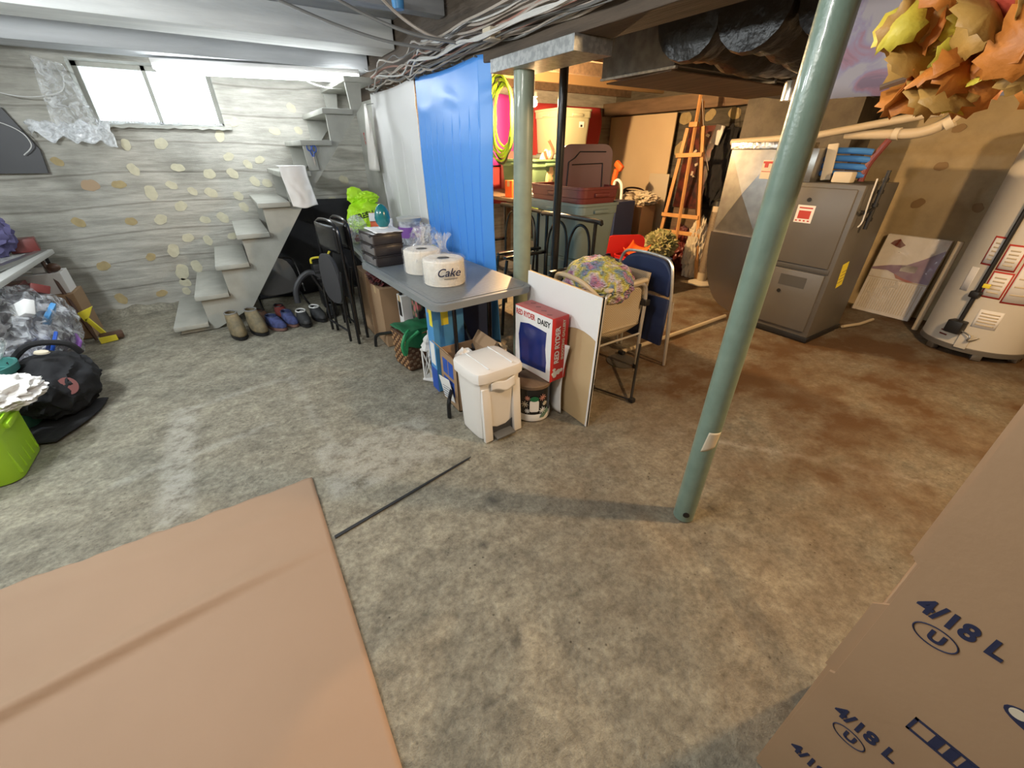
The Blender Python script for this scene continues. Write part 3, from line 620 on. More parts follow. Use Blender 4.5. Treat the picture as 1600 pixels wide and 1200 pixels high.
# ---------------------------------------------------------------- tables
mat('table_grey', (0.19,0.21,0.22), 0.36, nz=(60,(0.17,0.185,0.195),0.1), bump=(120,0.08)); mat('table_rim', (0.22,0.235,0.24), 0.4)
def rrect(x0,x1,y0,y1,r,n=6,z=0):
    o = []
    for cx,cy,a0 in ((x1-r,y1-r,0),(x0+r,y1-r,90),(x0+r,y0+r,180),(x1-r,y0+r,270)):
        for i in range(n+1): a = R(a0+90*i/n); o.append((cx+r*math.cos(a),cy+r*math.sin(a),z))
    return o
def folding_table(label, cx,cy,wd,ln,h,ends,rz=0.0):
    x0,x1,y0,y1 = cx-wd/2,cx+wd/2,cy-ln/2,cy+ln/2; t = thing('folding_table', label, 'folding table', (cx,cy,0), rz); a,b_ = (x1-x0)/2,(y1-y0)/2
    bm = nb(); prism(bm, rrect(-a,a,-b_,b_,0.075,z=h-0.045), (0,0,0.039)); es=[e for e in bm.edges if e.verts[0].co.z>h-0.01 and e.verts[1].co.z>h-0.01]
    bmesh.ops.bevel(bm, geom=es, offset=0.005, segments=2, affect='EDGES'); obj('table_rim', bm, 'table_rim', t)
    bm = nb(); prism(bm, rrect(-a+0.03,a-0.03,-b_+0.03,b_-0.03,0.055,z=h-0.012), (0,0,0.010)); 
    bx(bm, -a+0.055,a-0.055,-b_+0.055,b_-0.055,h-0.004,h-0.0012,0.001); obj('tabletop', bm, 'table_grey', t, angle=20)
    for s in ends:
        yy = s*(b_-0.20)
        for sx in (-1,1):
            bm = nb(); tube(bm, [(sx*0.13,yy,h-0.05),(sx*0.13,yy,0.26),(sx*0.15,yy+s*0.01,0.17),(sx*(a-0.10),yy+s*0.12,0.135),(sx*(a-0.03),yy+s*0.20,0.10),(sx*(a-0.015),yy+s*0.22,0.0)], 0.0135, 8, k=5); obj('leg', bm, 'black_gloss', t)
        bm = nb(); tube(bm, [(-0.13,yy,0.30),(0.13,yy,0.30)],0.010,8); tube(bm, [(0,yy,0.30),(0,yy-s*0.30,h-0.06)],0.009,8); obj('brace', bm, 'black', t)
        bm = nb(); bx(bm,-0.22,0.22,yy-0.025,yy+0.025,h-0.075,h-0.045,0.003); obj('leg_bracket', bm, 'black', t)
    return t
folding_table('grey plastic folding table in the foreground carrying the wrapped rolls', 1.10,2.637,0.69,1.28,0.725,(-1,1),R(3))
folding_table('rear grey plastic folding table carrying the yellow-green bag', 1.14,4.06,0.62,1.46,0.715,(1,),R(-4))
T1 = 0.7255; T2 = 0.7155
# on the near table
mat('organizer_brown', (0.035,0.028,0.028), 0.3); mat('organizer_clear', (0.16,0.15,0.15), 0.2)
for k in range(3):
    t = thing('organizer_case', ('bottom','middle','top')[k]+' one of the three dark plastic organizer cases stacked on the near table', 'organizer case', (0.875,3.12,T1+0.075*k), R(4))
    bm = nb(); bx(bm,-0.105,0.105,-0.15,0.15,0.0,0.066,0.006); obj('case_body', bm, 'organizer_brown', t)
    bm = nb(); bx(bm,-0.113,-0.104,-0.14,0.14,0.008,0.058,0.002); dfr = obj('drawer_front', bm, 'organizer_clear', t)
    bm = nb(); bx(bm,-0.11,0.11,-0.155,0.155,0.066,0.0745,0.003); obj('rim', bm, 'organizer_brown', t)
    for y in (-0.10,0.10):
        bm = nb(); bx(bm,-0.118,-0.112,y-0.014,y+0.014,0.05,0.07,0.002); obj('latch', bm, 'dark_grey', dfr)
bm = nb(); sheet(bm, lambda u,v: (0.80+0.20*u, 2.96+0.30*v, T1+0.228+0.006*noise.noise(Vector((u*5,v*5,0)))+0.003), 12, 12)
tag(obj('paper_towel', bm, 'white_paper', solid=0.002), 'white paper lying on top of the organizer cases', 'paper')
t = thing('teal_egg', 'shiny dark teal egg-shaped ornament standing on the organizer cases', 'ornament', (0.925,3.17,T1+0.234))
bm = nb(); lathe(bm, [(0,0),(0.032,0.008),(0.05,0.035),(0.056,0.07),(0.050,0.108),(0.034,0.14),(0.014,0.158),(0,0.161)], 32, sy=0.75); obj('egg', bm, 'teal', t)
bm = nb(); lathe(bm, [(0.0,-0.002),(0.034,-0.002),(0.036,0.006),(0.0,0.006)], 24); obj('foot_ring', bm, 'white', t)
mat('roll_paper', (0.80,0.74,0.64), 0.8)
def wrapped_roll(label, x, y, r, h, txt=True, seed=1):
    t = thing('wrapped_roll', label, 'wrapped roll', (x,y,T1))
    bm = nb(); lathe(bm, [(r*0.30,0.0),(r-0.006,0.0),(r,0.006),(r,0.05*h),(r*0.985,0.06*h),(r,0.08*h),(r,h-0.008),(r-0.01,h),(r*0.3,h)], 48)
    lathe(bm, [(r*0.30,0.0),(r*0.3,h)], 32); obj('roll', bm, 'roll_paper', t)
    bm = nb(); n = 56; rings = []
    off = Vector((seed,seed*2,0))
    prof = [(1.04,0.0),(1.06,0.02),(1.045,0.4*h),(1.06,0.75*h),(1.05,h+0.004),(0.95,h+0.012),(0.75,h+0.014),(0.5,h+0.02),(0.3,h+0.035),(0.16,h+0.06),(0.20,h+0.09),(0.34,h+0.125),(0.30,h+0.14)]
    for i,(rr,z) in enumerate(prof):
        ring = []
        for j in range(n):
            a = 2*math.pi*j/n; am = 0.02+0.05*max(0,i-4); q = 1+am*math.sin(a*9+i*0.6)*noise.noise(Vector((math.cos(a)*2,math.sin(a)*2,i*0.5))+off)*2 + 0.02*math.sin(a*17+i)
            ring.append(bm.verts.new((r*rr*q*math.cos(a), r*rr*q*math.sin(a), z+ (0.03*noise.noise(Vector((math.cos(a)*3,math.sin(a)*3,9))+off) if i>9 else 0))))
        rings.append(ring)
    for a,b_ in zip(rings,rings[1:]):
        for j in range(n): bm.faces.new((a[j],a[(j+1)%n],b_[(j+1)%n],b_[j]))
    obj('plastic_bag', bm, film('roll_film',(0.95,0.96,0.97),0.06,0.08,14,0.6,0.2), t, angle=60)
    if txt:
        az = math.radians(-100)   # direction the print faces
        for s_,dz,size,body,sh in ((0,0.085,0.068,'Cake',0.35),):
            w0 = 0.0
            c0 = text('print', body, size, (r*1.09*math.cos(az)-0.082,r*1.09*math.sin(az)+0.012,dz-0.012), (R(90),0,R(-14)), 'ink', t, ext=0.0008, shear=sh, bold=0.0006)
        bm = nb(); box(bm, (r*1.075*math.cos(az)+0.005,r*1.075*math.sin(az)-0.001,0.055),(0.085,0.001,0.004),(0,0,R(-10))); obj('print_line', bm, 'seat_grey', t)
    return t
wrapped_roll('large white roll in clear plastic with dark script lettering, on the near table corner', 1.03,2.37,0.127,0.152,True,1)
wrapped_roll('large white roll in clear plastic standing behind the lettered one', 1.02,2.70,0.122,0.152,False,4)
# on the rear table
t = thing('shopping_bag', 'bright yellow-green bag with black FRESH lettering on the rear table', 'bag', (1.13,4.42,T2))
bm = nb(); blob(bm, (0,0,0.155), (0.175,0.13,0.165), 3, 0.16, 1.7, 5, flat=-0.9)
blob(bm, (-0.07,0.03,0.36), (0.075,0.05,0.075), 8, 0.25, 1.8, 3); blob(bm, (0.03,0.02,0.33), (0.12,0.07,0.06), 5, 0.25, 2, 4)
from mathutils.bvhtree import BVHTree
tree = BVHTree.FromBMesh(bm); obj('bag_body', bm, 'lime', t)
o = text('lettering', 'FRESH', 0.066, (0,0,0), (0,0,0), 'black_ink', t, ext=0.002, bold=0.0014)
vd = Vector((-0.25,-0.97,0)).normalized(); rt = Vector((0.97,-0.25,0)); 
for v in o.data.vertices:   # lay the print on the bulging side of the bag
    q = rt*((v.co.x-0.10)*math.cos(0.2)-v.co.y*math.sin(0.2)) + Vector((0,0,0.155+v.co.y*math.cos(0.2)+v.co.x*math.sin(0.2)))
    h_ = tree.ray_cast(q+vd*0.6, -vd); v.co = (h_[0] if h_[0] else q+vd*0.12)+vd*(0.003+v.co.z)
def simple_blob(name, label, cat, m, c, s, seed, amp=0.2, freq=2.2, sub=4, flat=-0.8, group=None):
    bm = nb(); blob(bm, (0,0,-s[2]*(flat if flat else -1)), s, seed, amp, freq, sub, flat); o = obj(name, bm, m, loc=c); return tag(o, label, cat, group)
simple_blob('plastic_bag','crumpled clear plastic bag with red fruit inside, left side of the rear table','bag','bag_film',(0.93,4.02,T2),(0.085,0.08,0.13),11,0.22)
for i,(dx,dy) in enumerate(((-0.02,-0.02),(0.03,-0.03),(0.0,0.035))):
    bm = nb(); lathe(bm, [(0,0),(0.018,0.005),(0.027,0.027),(0.018,0.05),(0,0.053)], 16); tag(obj('red_fruit', bm, 'maroon', loc=(0.93+dx,4.02+dy,T2+0.012)), 'dark red fruit inside the clear bag on the rear table','fruit','fruit in the clear bag')
mat('salmon_cloth', (0.50,0.22,0.16), 0.8, bump=(15,0.4)); simple_blob('cloth','crumpled salmon pink cloth on the far left end of the rear table','cloth','salmon_cloth',(0.94,4.62,T2),(0.12,0.10,0.055),14,0.3)
t = thing('snack_box','orange snack box with white top leaning in front of the yellow-green bag','box',(1.13,4.05,T2),R(-20))
bm = nb(); box(bm,(0,0,0.12),(0.13,0.05,0.24),(R(-8),0,0),0.003); obj('carton', bm, 'orange', t)
bm = nb(); box(bm,(0,-0.013,0.205),(0.132,0.052,0.07),(R(-8),0,0),0.003); obj('white_panel', bm, 'white_paper', t)
bm = nb(); box(bm,(0.0,-0.028,0.06),(0.09,0.03,0.06),(R(-8),0,0.2),0.006); obj('yellow_sticker', bm, 'yellow', t)
t = thing('food_carton','white carton with blue and red pictures between the snack box and the teal egg','box',(1.13,3.78,T2),R(-25))
bm = nb(); box(bm,(0,0,0.11),(0.11,0.06,0.22),(R(-5),0,0),0.003); obj('carton', bm, 'white_paper', t)
bm = nb(); box(bm,(0.0,-0.033,0.11),(0.07,0.004,0.05),(R(-5),0,0)); box(bm,(-0.02,-0.03,0.17),(0.03,0.004,0.02),(R(-5),0,0)); obj('blue_print', bm, 'sky_blue', t)
bm = nb(); box(bm,(0.015,-0.034,0.05),(0.05,0.004,0.03),(R(-5),0,0)); obj('red_print', bm, 'red', t)
t = thing('lidded_tub','clear tub with purple label and grey lid near the white curtain','tub',(1.32,3.72,T2))
bm = nb(); lathe(bm,[(0.0,0),(0.085,0),(0.10,0.20),(0.0,0.20)],32); obj('tub', bm, 'milky_film', t)
bm = nb(); lathe(bm,[(0.094,0.06),(0.1025,0.15)],32); obj('label_band', bm, 'purple', t)
bm = nb(); lathe(bm,[(0.0,0.20),(0.107,0.20),(0.11,0.225),(0.0,0.225)],32); obj('lid', bm, 'tote_pale', t)
simple_blob('plastic_bag','crumpled clear bag with colourful packets behind the wrapped rolls','bag','bag_film',(1.22,3.12,T1),(0.12,0.12,0.13),21,0.25)
for i,(dx,dy,m_) in enumerate(((0,0,'red'),(0.06,0.02,'yellow'),(-0.05,0.03,'black'),(0.03,-0.05,'white'))):
    bm = nb(); box(bm,(0,0,0.035),(0.07,0.03,0.07),(0.15,0,i*0.7),0.006); tag(obj('snack_packet', bm, m_, loc=(1.22+dx,3.12+dy,T1+0.004)),('red','yellow','black','white')[i]+' packet inside the clear bag behind the wrapped rolls','packet','packets in the clear bag')

# ---------------------------------------------------------------- curtains on the beam
mat('sheet_blue', (0.09,0.34,0.90), 0.35, bump=(5,0.2)); mat('sheet_white', (0.80,0.80,0.80), 0.5, bump=(6,0.2))
def curtain(label, ya, yb, zt, zb, m, folds, seed, amp=0.012, edge=0.0, name='plastic_curtain'):
    t = thing(name, label, 'curtain', (1.49,(ya+yb)/2,0)); yc = (ya+yb)/2
    def f(u,v):
        y = ya+(yb-ya)*u; a = amp*(0.35+v); sag = 0.02*math.sin(u*math.pi)*math.sin(min(1,v*6)*math.pi)
        ramp = min(1,max(0,(v-0.13)*9)); x = -0.012-a*(1-max(0,1-abs(math.sin(u*folds*math.pi+0.6+0.5*math.sin(u*7)))*5))*0.5*ramp-0.010*math.sin(u*5.2)*(0.3+v) + 0.055*v*v - 0.010*noise.noise(Vector((u*3,v*2.5,seed)))*(1-v*0.5) - 0.007*math.exp(-((v-0.10-0.02*math.sin(u*9))/0.02)**2)*(0.5+0.5*math.sin(u*14+2))
        y2 = y-yc + 0.012*noise.noise(Vector((u*9,v*3,seed+4)))+ (0.02*v if u>0.5 else -0.01*v)
        if edge and u < edge: x += 0.05*(1-u/edge); 
        return (x, y2, zt-(zt-zb)*v - 0.02*(1-v)*math.sin(u*math.pi))
    bm = nb(); sheet(bm, f, 240, 70); cl_ = obj('cloth', bm, m, t, solid=0.002, angle=50)
    bm = nb()
    for i in range(7):
        y = ya+(yb-ya)*(i+0.5)/7-yc; cyl(bm,(-0.034,y,zt-0.012),(0.008,y,zt-0.012),0.004,n=8)
    obj('nail', bm, 'steel', cl_)
curtain('blue plastic tablecloth hung from the beam as a curtain', 2.58,3.66,1.945,0.10,'sheet_blue',9,2.0,0.034,edge=0.07)
curtain('white plastic tablecloth hung from the beam next to the blue curtain', 3.68,4.86,1.945,0.12,'sheet_white',5,5.0,0.012)
t = thing('shopping_bag', 'white plastic bag with red print hanging at the wall end by the stairs', 'bag', (1.40,4.80,1.27))
bm = nb()
def bagf(u,v):
    a = u*2*math.pi; w = 0.018+0.085*min(1,v*1.4)**0.8*(1-0.25*max(0,v-0.9)*10*0.1); 
    return (0.035*math.cos(a)*(0.3+v), w*math.sin(a)+0.02*v+0.006*math.sin(a*5+v*9), 0.58*(1-v)+0.0)
sheet(bm, bagf, 40, 24); obj('bag_body', bm, 'white_plastic', t, solid=0.001)
text('red_print', 'BULK', 0.045, (-0.050,0.05,0.34), (R(90),R(78),R(-90)), 'red_ink', t, ext=0.001)
bm = nb(); cyl(bm,(0.02,0,0.575),(0.10,0,0.59),0.004,n=8); obj('hook', bm, 'steel', t)

# ---------------------------------------------------------------- things under the near table
def carton(name, label, x0,x1,y0,y1,h,m='cardboard',open_top=False,rz=0,cat='box',group=None, z=0):
    t = thing(name, label, cat, ((x0+x1)/2,(y0+y1)/2,z), rz, group); a,b_ = (x1-x0)/2,(y1-y0)/2; w=0.004
    bm = nb()
    if open_top:
        bx(bm,-a,-a+w,-b_,b_,0,h); bx(bm,a-w,a,-b_,b_,0,h); bx(bm,-a,a,-b_,-b_+w,0,h); bx(bm,-a,a,b_-w,b_,0,h); bx(bm,-a,a,-b_,b_,0,w)
        obj('box_body', bm, m, t, smooth=False)
        for s in (-1,1):
            bm = nb(); box(bm,(s*(a+0.02),0,h+0.03),(0.004,2*b_,0.08),(0,s*R(35),0)); obj('flap', bm, m, t, smooth=False)
    else:
        bx(bm,-a,a,-b_,b_,0,h,0.003); bb = obj('box_body', bm, m, t, smooth=False)
        bm = nb(); bx(bm,-a+0.002,a-0.002,-0.004,0.004,h,h+0.0015); bx(bm,-a-0.001,-a,-0.025,0.025,h-0.06,h); obj('tape', bm, 'cardboard_pale', bb, smooth=False)
    return t
carton('cardboard_box','tall brown cardboard box under the near table, behind the basket',0.82,1.15,3.20,3.46,0.50)
carton('cardboard_box','brown cardboard box standing between the two tables and the folded chairs',0.80,1.12,3.50,3.82,0.56)
t = carton('white_box','white box with red and black print tucked behind the wicker basket',0.93,1.06,3.02,3.12,0.47,'white')
bm = nb(); bx(bm,-0.067,-0.065,-0.03,0.03,0.30,0.42); obj('dark_print', bm, 'black_ink', t)
mat('foliage_red', (0.16,0.03,0.03), 0.7, nz=(25,(0.04,0.02,0.02),0.1)); 
simple_blob('dark_red_garland','dark red leafy garland on the cardboard box under the near table','garland','foliage_red',(0.95,3.36,0.505),(0.14,0.16,0.075),31,0.5,4,5)
# wicker basket
mat('wicker_dark', (0.085,0.038,0.018), 0.6); mat('wicker_light', (0.36,0.20,0.09), 0.6)
t = thing('wicker_basket','brown wicker basket with a green bag over it, under the near table','basket',(0.955,2.80,0.0),R(8))
bm = nb(); bx(bm,-0.155,0.155,-0.115,0.115,0.005,0.285,0.008); obj('basket_body', bm, 'wicker_dark', t)
for face in range(4):
    bm = nb()
    L_ = 0.155 if face%2==0 else 0.115; D_ = 0.118 if face%2==0 else 0.158
    nn = 11 if face%2==0 else 8
    for i in range(nn):
        for j in range(10):
            if (i+j)%2: continue
            u = -L_+2*L_*(i+0.5)/nn; z = 0.018+0.0265*(j+0.5)
            c = {0:(u,-D_,z),1:(-D_,u,z),2:(u,D_,z),3:(D_,u,z)}[face]; s = (2*L_/nn*0.9,0.008,0.020) if face%2==0 else (0.008,2*L_/nn*0.9,0.020)
            box(bm,c,s,bev=0.003,seg=1)
    obj('weave_panel', bm, 'wicker_light' if face==1 else 'old_wood', t)
bm = nb(); tube(bm, rrect(-0.16,0.16,-0.12,0.12,0.02,3,0.288), 0.009, 6, closed=True); obj('rim', bm, 'wicker_dark', t)
mat('green_cloth', (0.01,0.13,0.05), 0.6, bump=(8,0.4))
t = thing('green_bag','dark green cloth bag draped over the wicker basket','bag',(0.955,2.80,0.292),R(8))
bm = nb()
sheet(bm, lambda u,v: (-0.17+0.36*u, -0.128-0.006*math.sin(u*9) if v>0.45 else 0.10-0.228*v/0.45, (0.02 if v<=0.45 else 0.02-0.13*(v-0.45)/0.55*(0.8+0.3*math.sin(u*4)))+0.012*noise.noise(Vector((u*5,v*5,0)))+0.01), 26, 20)
obj('bag_cloth', bm, 'green_cloth', t, solid=0.004)
bm = nb()
pp = [(-0.12,-0.10,0.03),(-0.17,-0.13,0.01),(-0.20,-0.135,-0.06),(-0.185,-0.13,-0.13),(-0.165,-0.12,-0.10),(-0.15,-0.13,-0.03),(-0.06,-0.135,0.02)]
tube(bm, pp, 0.014, 6, k=5); obj('strap', bm, mat('green_strap',(0.02,0.25,0.09),0.6), t)
mat('floral', (0.03,0.02,0.025), 0.7)
def floral_mat():
    m = M['floral']; nt = m.node_tree; b = nt.nodes['Principled BSDF']; tc = nt.nodes.new('ShaderNodeTexCoord'); v = nt.nodes.new('ShaderNodeTexVoronoi'); v.inputs['Scale'].default_value = 17
    r = nt.nodes.new('ShaderNodeValToRGB'); e = r.color_ramp.elements; e[0].position=0.0; e[0].color=(0.62,0.16,0.15,1); e[1].position=0.62; e[1].color=(0.02,0.015,0.02,1)
    a = r.color_ramp.elements.new(0.30); a.color=(0.45,0.10,0.12,1); a = r.color_ramp.elements.new(0.42); a.color=(0.15,0.17,0.08,1)
    nt.links.new(tc.outputs['Object'], v.inputs['Vector']); nt.links.new(v.outputs['Distance'], r.inputs[0]); nt.links.new(r.outputs[0], b.inputs['Base Color'])
floral_mat()
carton('floral_bag','dark bag with pink flowers behind the wicker basket, under the near table',1.0,1.28,2.86,3.0,0.52,'floral',cat='bag')
# lantern
t = thing('lantern','small white metal lantern with crossed bars in front of the wicker basket','lantern',(0.925,2.49,0.0),R(38))
bm = nb(); bx(bm,-0.055,0.055,-0.055,0.055,0.0,0.015,0.002); bx(bm,-0.052,0.052,-0.052,0.052,0.235,0.25,0.002); obj('plate', bm, 'white_metal', t)
for sx in (-1,1):
    for sy in (-1,1):
        bm = nb(); bx(bm,sx*0.043-0.005,sx*0.043+0.005,sy*0.043-0.005,sy*0.043+0.005,0.015,0.235); obj('corner_post', bm, 'white_metal', t)
for k in range(4):
    bm = nb(); c_,s_ = math.cos(k*math.pi/2),math.sin(k*math.pi/2)
    for d in (-1,1): tube(bm, [(c_*0.043-s_*(-0.04*d), s_*0.043+c_*(-0.04*d),0.02),(c_*0.043-s_*(0.04*d), s_*0.043+c_*(0.04*d),0.23)],0.0035,6)
    obj('crossed_bars', bm, 'white_metal', t)
bm = nb(); lathe(bm,[(0.075,0.25),(0.05,0.285),(0.05,0.305),(0.035,0.325),(0.012,0.345),(0.008,0.375),(0,0.385)],4); obj('roof', bm, 'white_metal', t, smooth=False)
bm = nb(); tube(bm, [(-0.05,-0.03,0.27),(-0.10,-0.05,0.25),(-0.115,-0.05,0.235),(-0.09,-0.05,0.225),(-0.05,-0.02,0.24)],0.004,6,k=5); obj('carry_ring', bm, 'white_metal', t)
bm = nb(); lathe(bm,[(0,0.016),(0.022,0.016),(0.022,0.09),(0,0.09)],16); obj('candle', bm, 'cream', t)
# blue boxes
t = carton('mop_box','tall slim blue box with yellow and white print under the table edge',0.88,1.10,2.28,2.38,0.62,'sky_blue')
for a in ((-0.111,-0.1100,-0.05,0.05,0.0,0.17,'blue'),(-0.1115,-0.1102,-0.04,0.03,0.20,0.36,'white_paper'),(-0.1115,-0.1102,-0.05,-0.005,0.48,0.62,'yellow')):
    bm = nb(); bx(bm,*a[:6]); obj('print_panel', bm, a[6], t, smooth=False)
bm = nb(); bx(bm,-0.05,0.0,-0.0515,-0.0502,0.48,0.60); obj('yellow_panel', bm, 'yellow', t, smooth=False)
t = carton('cardboard_box','open cardboard box with two blue squares printed on its side',0.885,1.13,1.98,2.22,0.36,'cardboard',True)
for z in (0.06,0.19):
    bm = nb(); bx(bm,-0.1235,-0.1226,-0.07,0.00,z+0.02,z+0.125); bx(bm,-0.1235,-0.1226,0.01,0.08,z+0.02,z+0.125); obj('blue_square', bm, 'blue', t, smooth=False)
bm = nb(); blob(bm,(0,0,0.18),(0.10,0.10,0.18),44,0.15,2,4); obj('contents_bag', bm, 'white_plastic', t)
t = thing('instruction_sheet','white printed sheet stuck on the low edge of the open cardboard box','paper',(0.872,2.12,0.0))
bm = nb(); box(bm,(0,0,0.11),(0.003,0.17,0.16),(R(-12),R(-6),0)); obj('paper', bm, 'white_paper', t, smooth=False)
bm = nb()
for i in range(7): box(bm,(-0.003,0.0,0.055+0.018*i),(0.001,0.12,0.004),(R(-12),R(-6),0))
obj('printed_lines', bm, 'navy', t, smooth=False)
carton('navy_box','dark blue box standing deep under the near table',1.10,1.42,2.46,2.7,0.55,'navy')
simple_blob('pillow','dark stuffed bag lying deep under the near table','bag','dark_grey',(1.28,2.16,0.0),(0.12,0.17,0.17),46,0.15)
# bin
t = thing('pedal_bin','off-white plastic pedal bin standing at the corner of the near table','bin',(0.985,1.765,0.0),R(3))
bm = nb()
rings=[]; 
def binring(s,z,n=40,cut=0):
    out=[]
    for j in range(n):
        a=2*math.pi*j/n; p=7.0; q=(abs(math.cos(a))**p+abs(math.sin(a))**p)**(-1/p); out.append((0.137*s*math.cos(a)*q*1.02-(0.012 if math.cos(a)<-0.3 else 0)*math.cos(math.asin(max(-1,min(1,math.sin(a))))), 0.135*s*math.sin(a)*q, z))
    return out
prof=[(0.86,0.0),(0.875,0.01),(0.90,0.08),(0.97,0.34),(0.985,0.375),(0.93,0.378)]
for s,z in prof: rings.append([bm.verts.new(p) for p in binring(s,z)])
n=40
for a,b_ in zip(rings,rings[1:]):
    for j in range(n): bm.faces.new((a[j],a[(j+1)%n],b_[(j+1)%n],b_[j]))
bm.faces.new(rings[0][::-1]); bm.faces.new(rings[-1]); obj('bin_body', bm, 'white_plastic', t)
bm = nb(); rings=[]
for s,z in ((1.04,0.380),(1.09,0.384),(1.10,0.425),(1.06,0.440),(0.90,0.450),(0.5,0.455),(0.05,0.456)): rings.append([bm.verts.new(p) for p in binring(s,z)])
for a,b_ in zip(rings,rings[1:]):
    for j in range(n): bm.faces.new((a[j],a[(j+1)%n],b_[(j+1)%n],b_[j]))
bm.faces.new(rings[0][::-1]); bm.faces.new(rings[-1]); binlid = obj('lid', bm, 'white_plastic', t)
for x in (-0.075,0.075):
    bm = nb(); box(bm,(x,-0.005,0.4545),(0.005,0.245,0.007),bev=0.001,seg=1); obj('lid_ridge', bm, 'white', binlid)
bm = nb(); prism(bm, [(-0.085,-0.121,0.0),(0.085,-0.121,0.0),(0.085,-0.123,0.09),(0.03,-0.124,0.065),(-0.03,-0.124,0.065),(-0.085,-0.123,0.09)], (0,-0.004,0)); obj('pedal_recess', bm, 'dark_grey', t, smooth=False)
bm = nb(); box(bm,(0,-0.15,0.022),(0.13,0.06,0.014),(R(8),0,0),0.004); obj('pedal', bm, 'seat_grey', t)
for x in (-1,1):
    bm = nb(); box(bm,(x*0.101,-0.130,0.17),(0.052,0.024,0.34),(R(-3.5),0,0),0.003); obj('front_foot', bm, 'white_plastic', t)
bm = nb(); sheet(bm, lambda u,v: (-0.075+0.16*u,-0.142-0.014*math.sin(u*3)*v,0.372-0.045*v-0.02*u*v+0.008*math.sin(u*8)), 14, 5); obj('bag_edge', bm, 'white_paper', t, solid=0.002)
# tin with the boxed game on top
t = thing('popcorn_tin','round dark tin with winter flowers and a white rim beside the pedal bin','tin',(1.275,1.735,0.0))
bm = nb(); lathe(bm,[(0,0.0),(0.112,0.0),(0.114,0.015),(0.112,0.03),(0.112,0.225),(0,0.225)],40); obj('tin_body', bm, 'black_gloss', t)
bm = nb(); lathe(bm,[(0.1135,0.002),(0.1155,0.012),(0.1155,0.035),(0.1128,0.05)],40); obj('white_rim', bm, 'white', t)
bm = nb(); lathe(bm,[(0,0.226),(0.116,0.226),(0.118,0.245),(0.112,0.25),(0,0.252)],40); obj('lid', bm, 'old_wood', t)
az = R(-118)
def on_tin(dz, da, bmfn, nm, m_):
    bm = nb(); a = az+da; bmfn(bm); obj(nm, bm, m_, t, loc=(0.116*math.cos(a),0.116*math.sin(a),dz), rot=(R(90),0,a+R(90)))
on_tin(0.12,0.0,lambda b: (prism(b,rrect(-0.028,0.028,-0.045,0.035,0.012,4),(0,0,0.003)),None),'candle_picture','white_paper')
on_tin(0.165,0.0,lambda b: lathe(b,[(0,0),(0.027,0),(0.027,0.004),(0,0.004)],20,sy=0.6),'green_top','green_cloth')
for i in range(6):
    def star(b, i=i):
        for k in range(4): box(b,(0,0,0.002),(0.045-0.012*(i%2),0.004,0.002),(0,0,k*math.pi/4))
    on_tin(0.17-0.045*(i%3), (0.45 if i<3 else -0.5)+0.14*(i%2), star, 'snowflake', ('salmon_cloth','cream','white')[i%3])
bm = nb(); 
def leaf(b): 
    prism(b,[(-0.03,-0.03,0),(0.0,-0.035,0),(0.035,0.0,0),(0.025,0.03,0),(-0.005,0.01,0)],(0,0,0.003))
on_tin(0.06,0.55,leaf,'leaf_picture',mat('sage',(0.12,0.20,0.15),0.6)); bm.free()
# boxed target game resting on the tin
gx, gy = 1.320,1.620
t = thing('target_game_box','red and white boxed shooting game with a blue window, resting on the tin','box',(gx,gy,0.254),R(5))
# local: wide face at x=0 plane facing -X, width along +Y; narrow red side faces -Y
Wd,Dp,Ht = 0.33,0.125,0.40
bm = nb(); bx(bm,0,Dp,0,Wd,0,Ht,0.001); obj('box_body', bm, 'red', t, smooth=False)
bm = nb(); bx(bm,-0.0012,0,0.003,Wd-0.003,0.003,Ht-0.003); fpan = obj('front_panel', bm, 'white_paper', t, smooth=False)
bm = nb(); prism(bm,[(-0.0012,y,z) for y,z in ((0.04,0.05),(0.28,0.03),(0.285,0.12),(0.295,0.22),(0.28,0.30),(0.20,0.315),(0.10,0.31),(0.045,0.305),(0.05,0.2),(0.038,0.12))],(-0.001,0,0)); obj('blue_window', bm, mat('window_blue',(0.012,0.03,0.17),0.15,coat=0.5), fpan, smooth=False)
text('red_title','RED RYDER',0.046,(-0.0018,Wd-0.01,Ht-0.052),FX,'red_ink',fpan,bold=0.0012,sx=0.72)
text('black_title','DAISY',0.046,(-0.0018,0.125,Ht-0.060),FX,'black_ink',fpan,bold=0.0010,sx=0.85)
text('side_title','RED RYDER',0.050,(0.060,-0.0012,0.115),(R(90),R(-90),0),'white_paper',t,bold=0.0012,sx=0.88)
text('side_subtitle','SHOOTING GALLERY',0.026,(0.098,-0.0012,0.13),(R(90),R(-90),0),'cream',t,bold=0.0006,sx=1.0)
bm = nb(); 
for cx_,cz_,r_ in ((0.035,0.045,0.022),(0.065,0.055,0.018),(0.088,0.06,0.012),(0.03,0.075,0.012)): lathe_b = prism(bm,[(cx_+r_*math.cos(a)*(1+0.25*math.sin(3*a)),-0.0008,cz_+r_*math.sin(a)) for a in [i*2*math.pi/16 for i in range(16)]],(0,-0.0008,0))
obj('white_picture', bm, 'white_paper', t, smooth=False)
bm = nb(); bx(bm,0.003,Dp-0.003,0.003,Wd-0.003,Ht,Ht+0.001); obj('top_panel', bm, mat('pinkish',(0.42,0.13,0.12),0.6), t, smooth=False)
bm = nb()
for i in range(4): box(bm,(0.03+0.02*i,0.06+0.07*i,Ht+0.0015),(0.012,0.03,0.001),(0,0,0.7))
obj('torn_holes', bm, 'maroon', t, smooth=False)
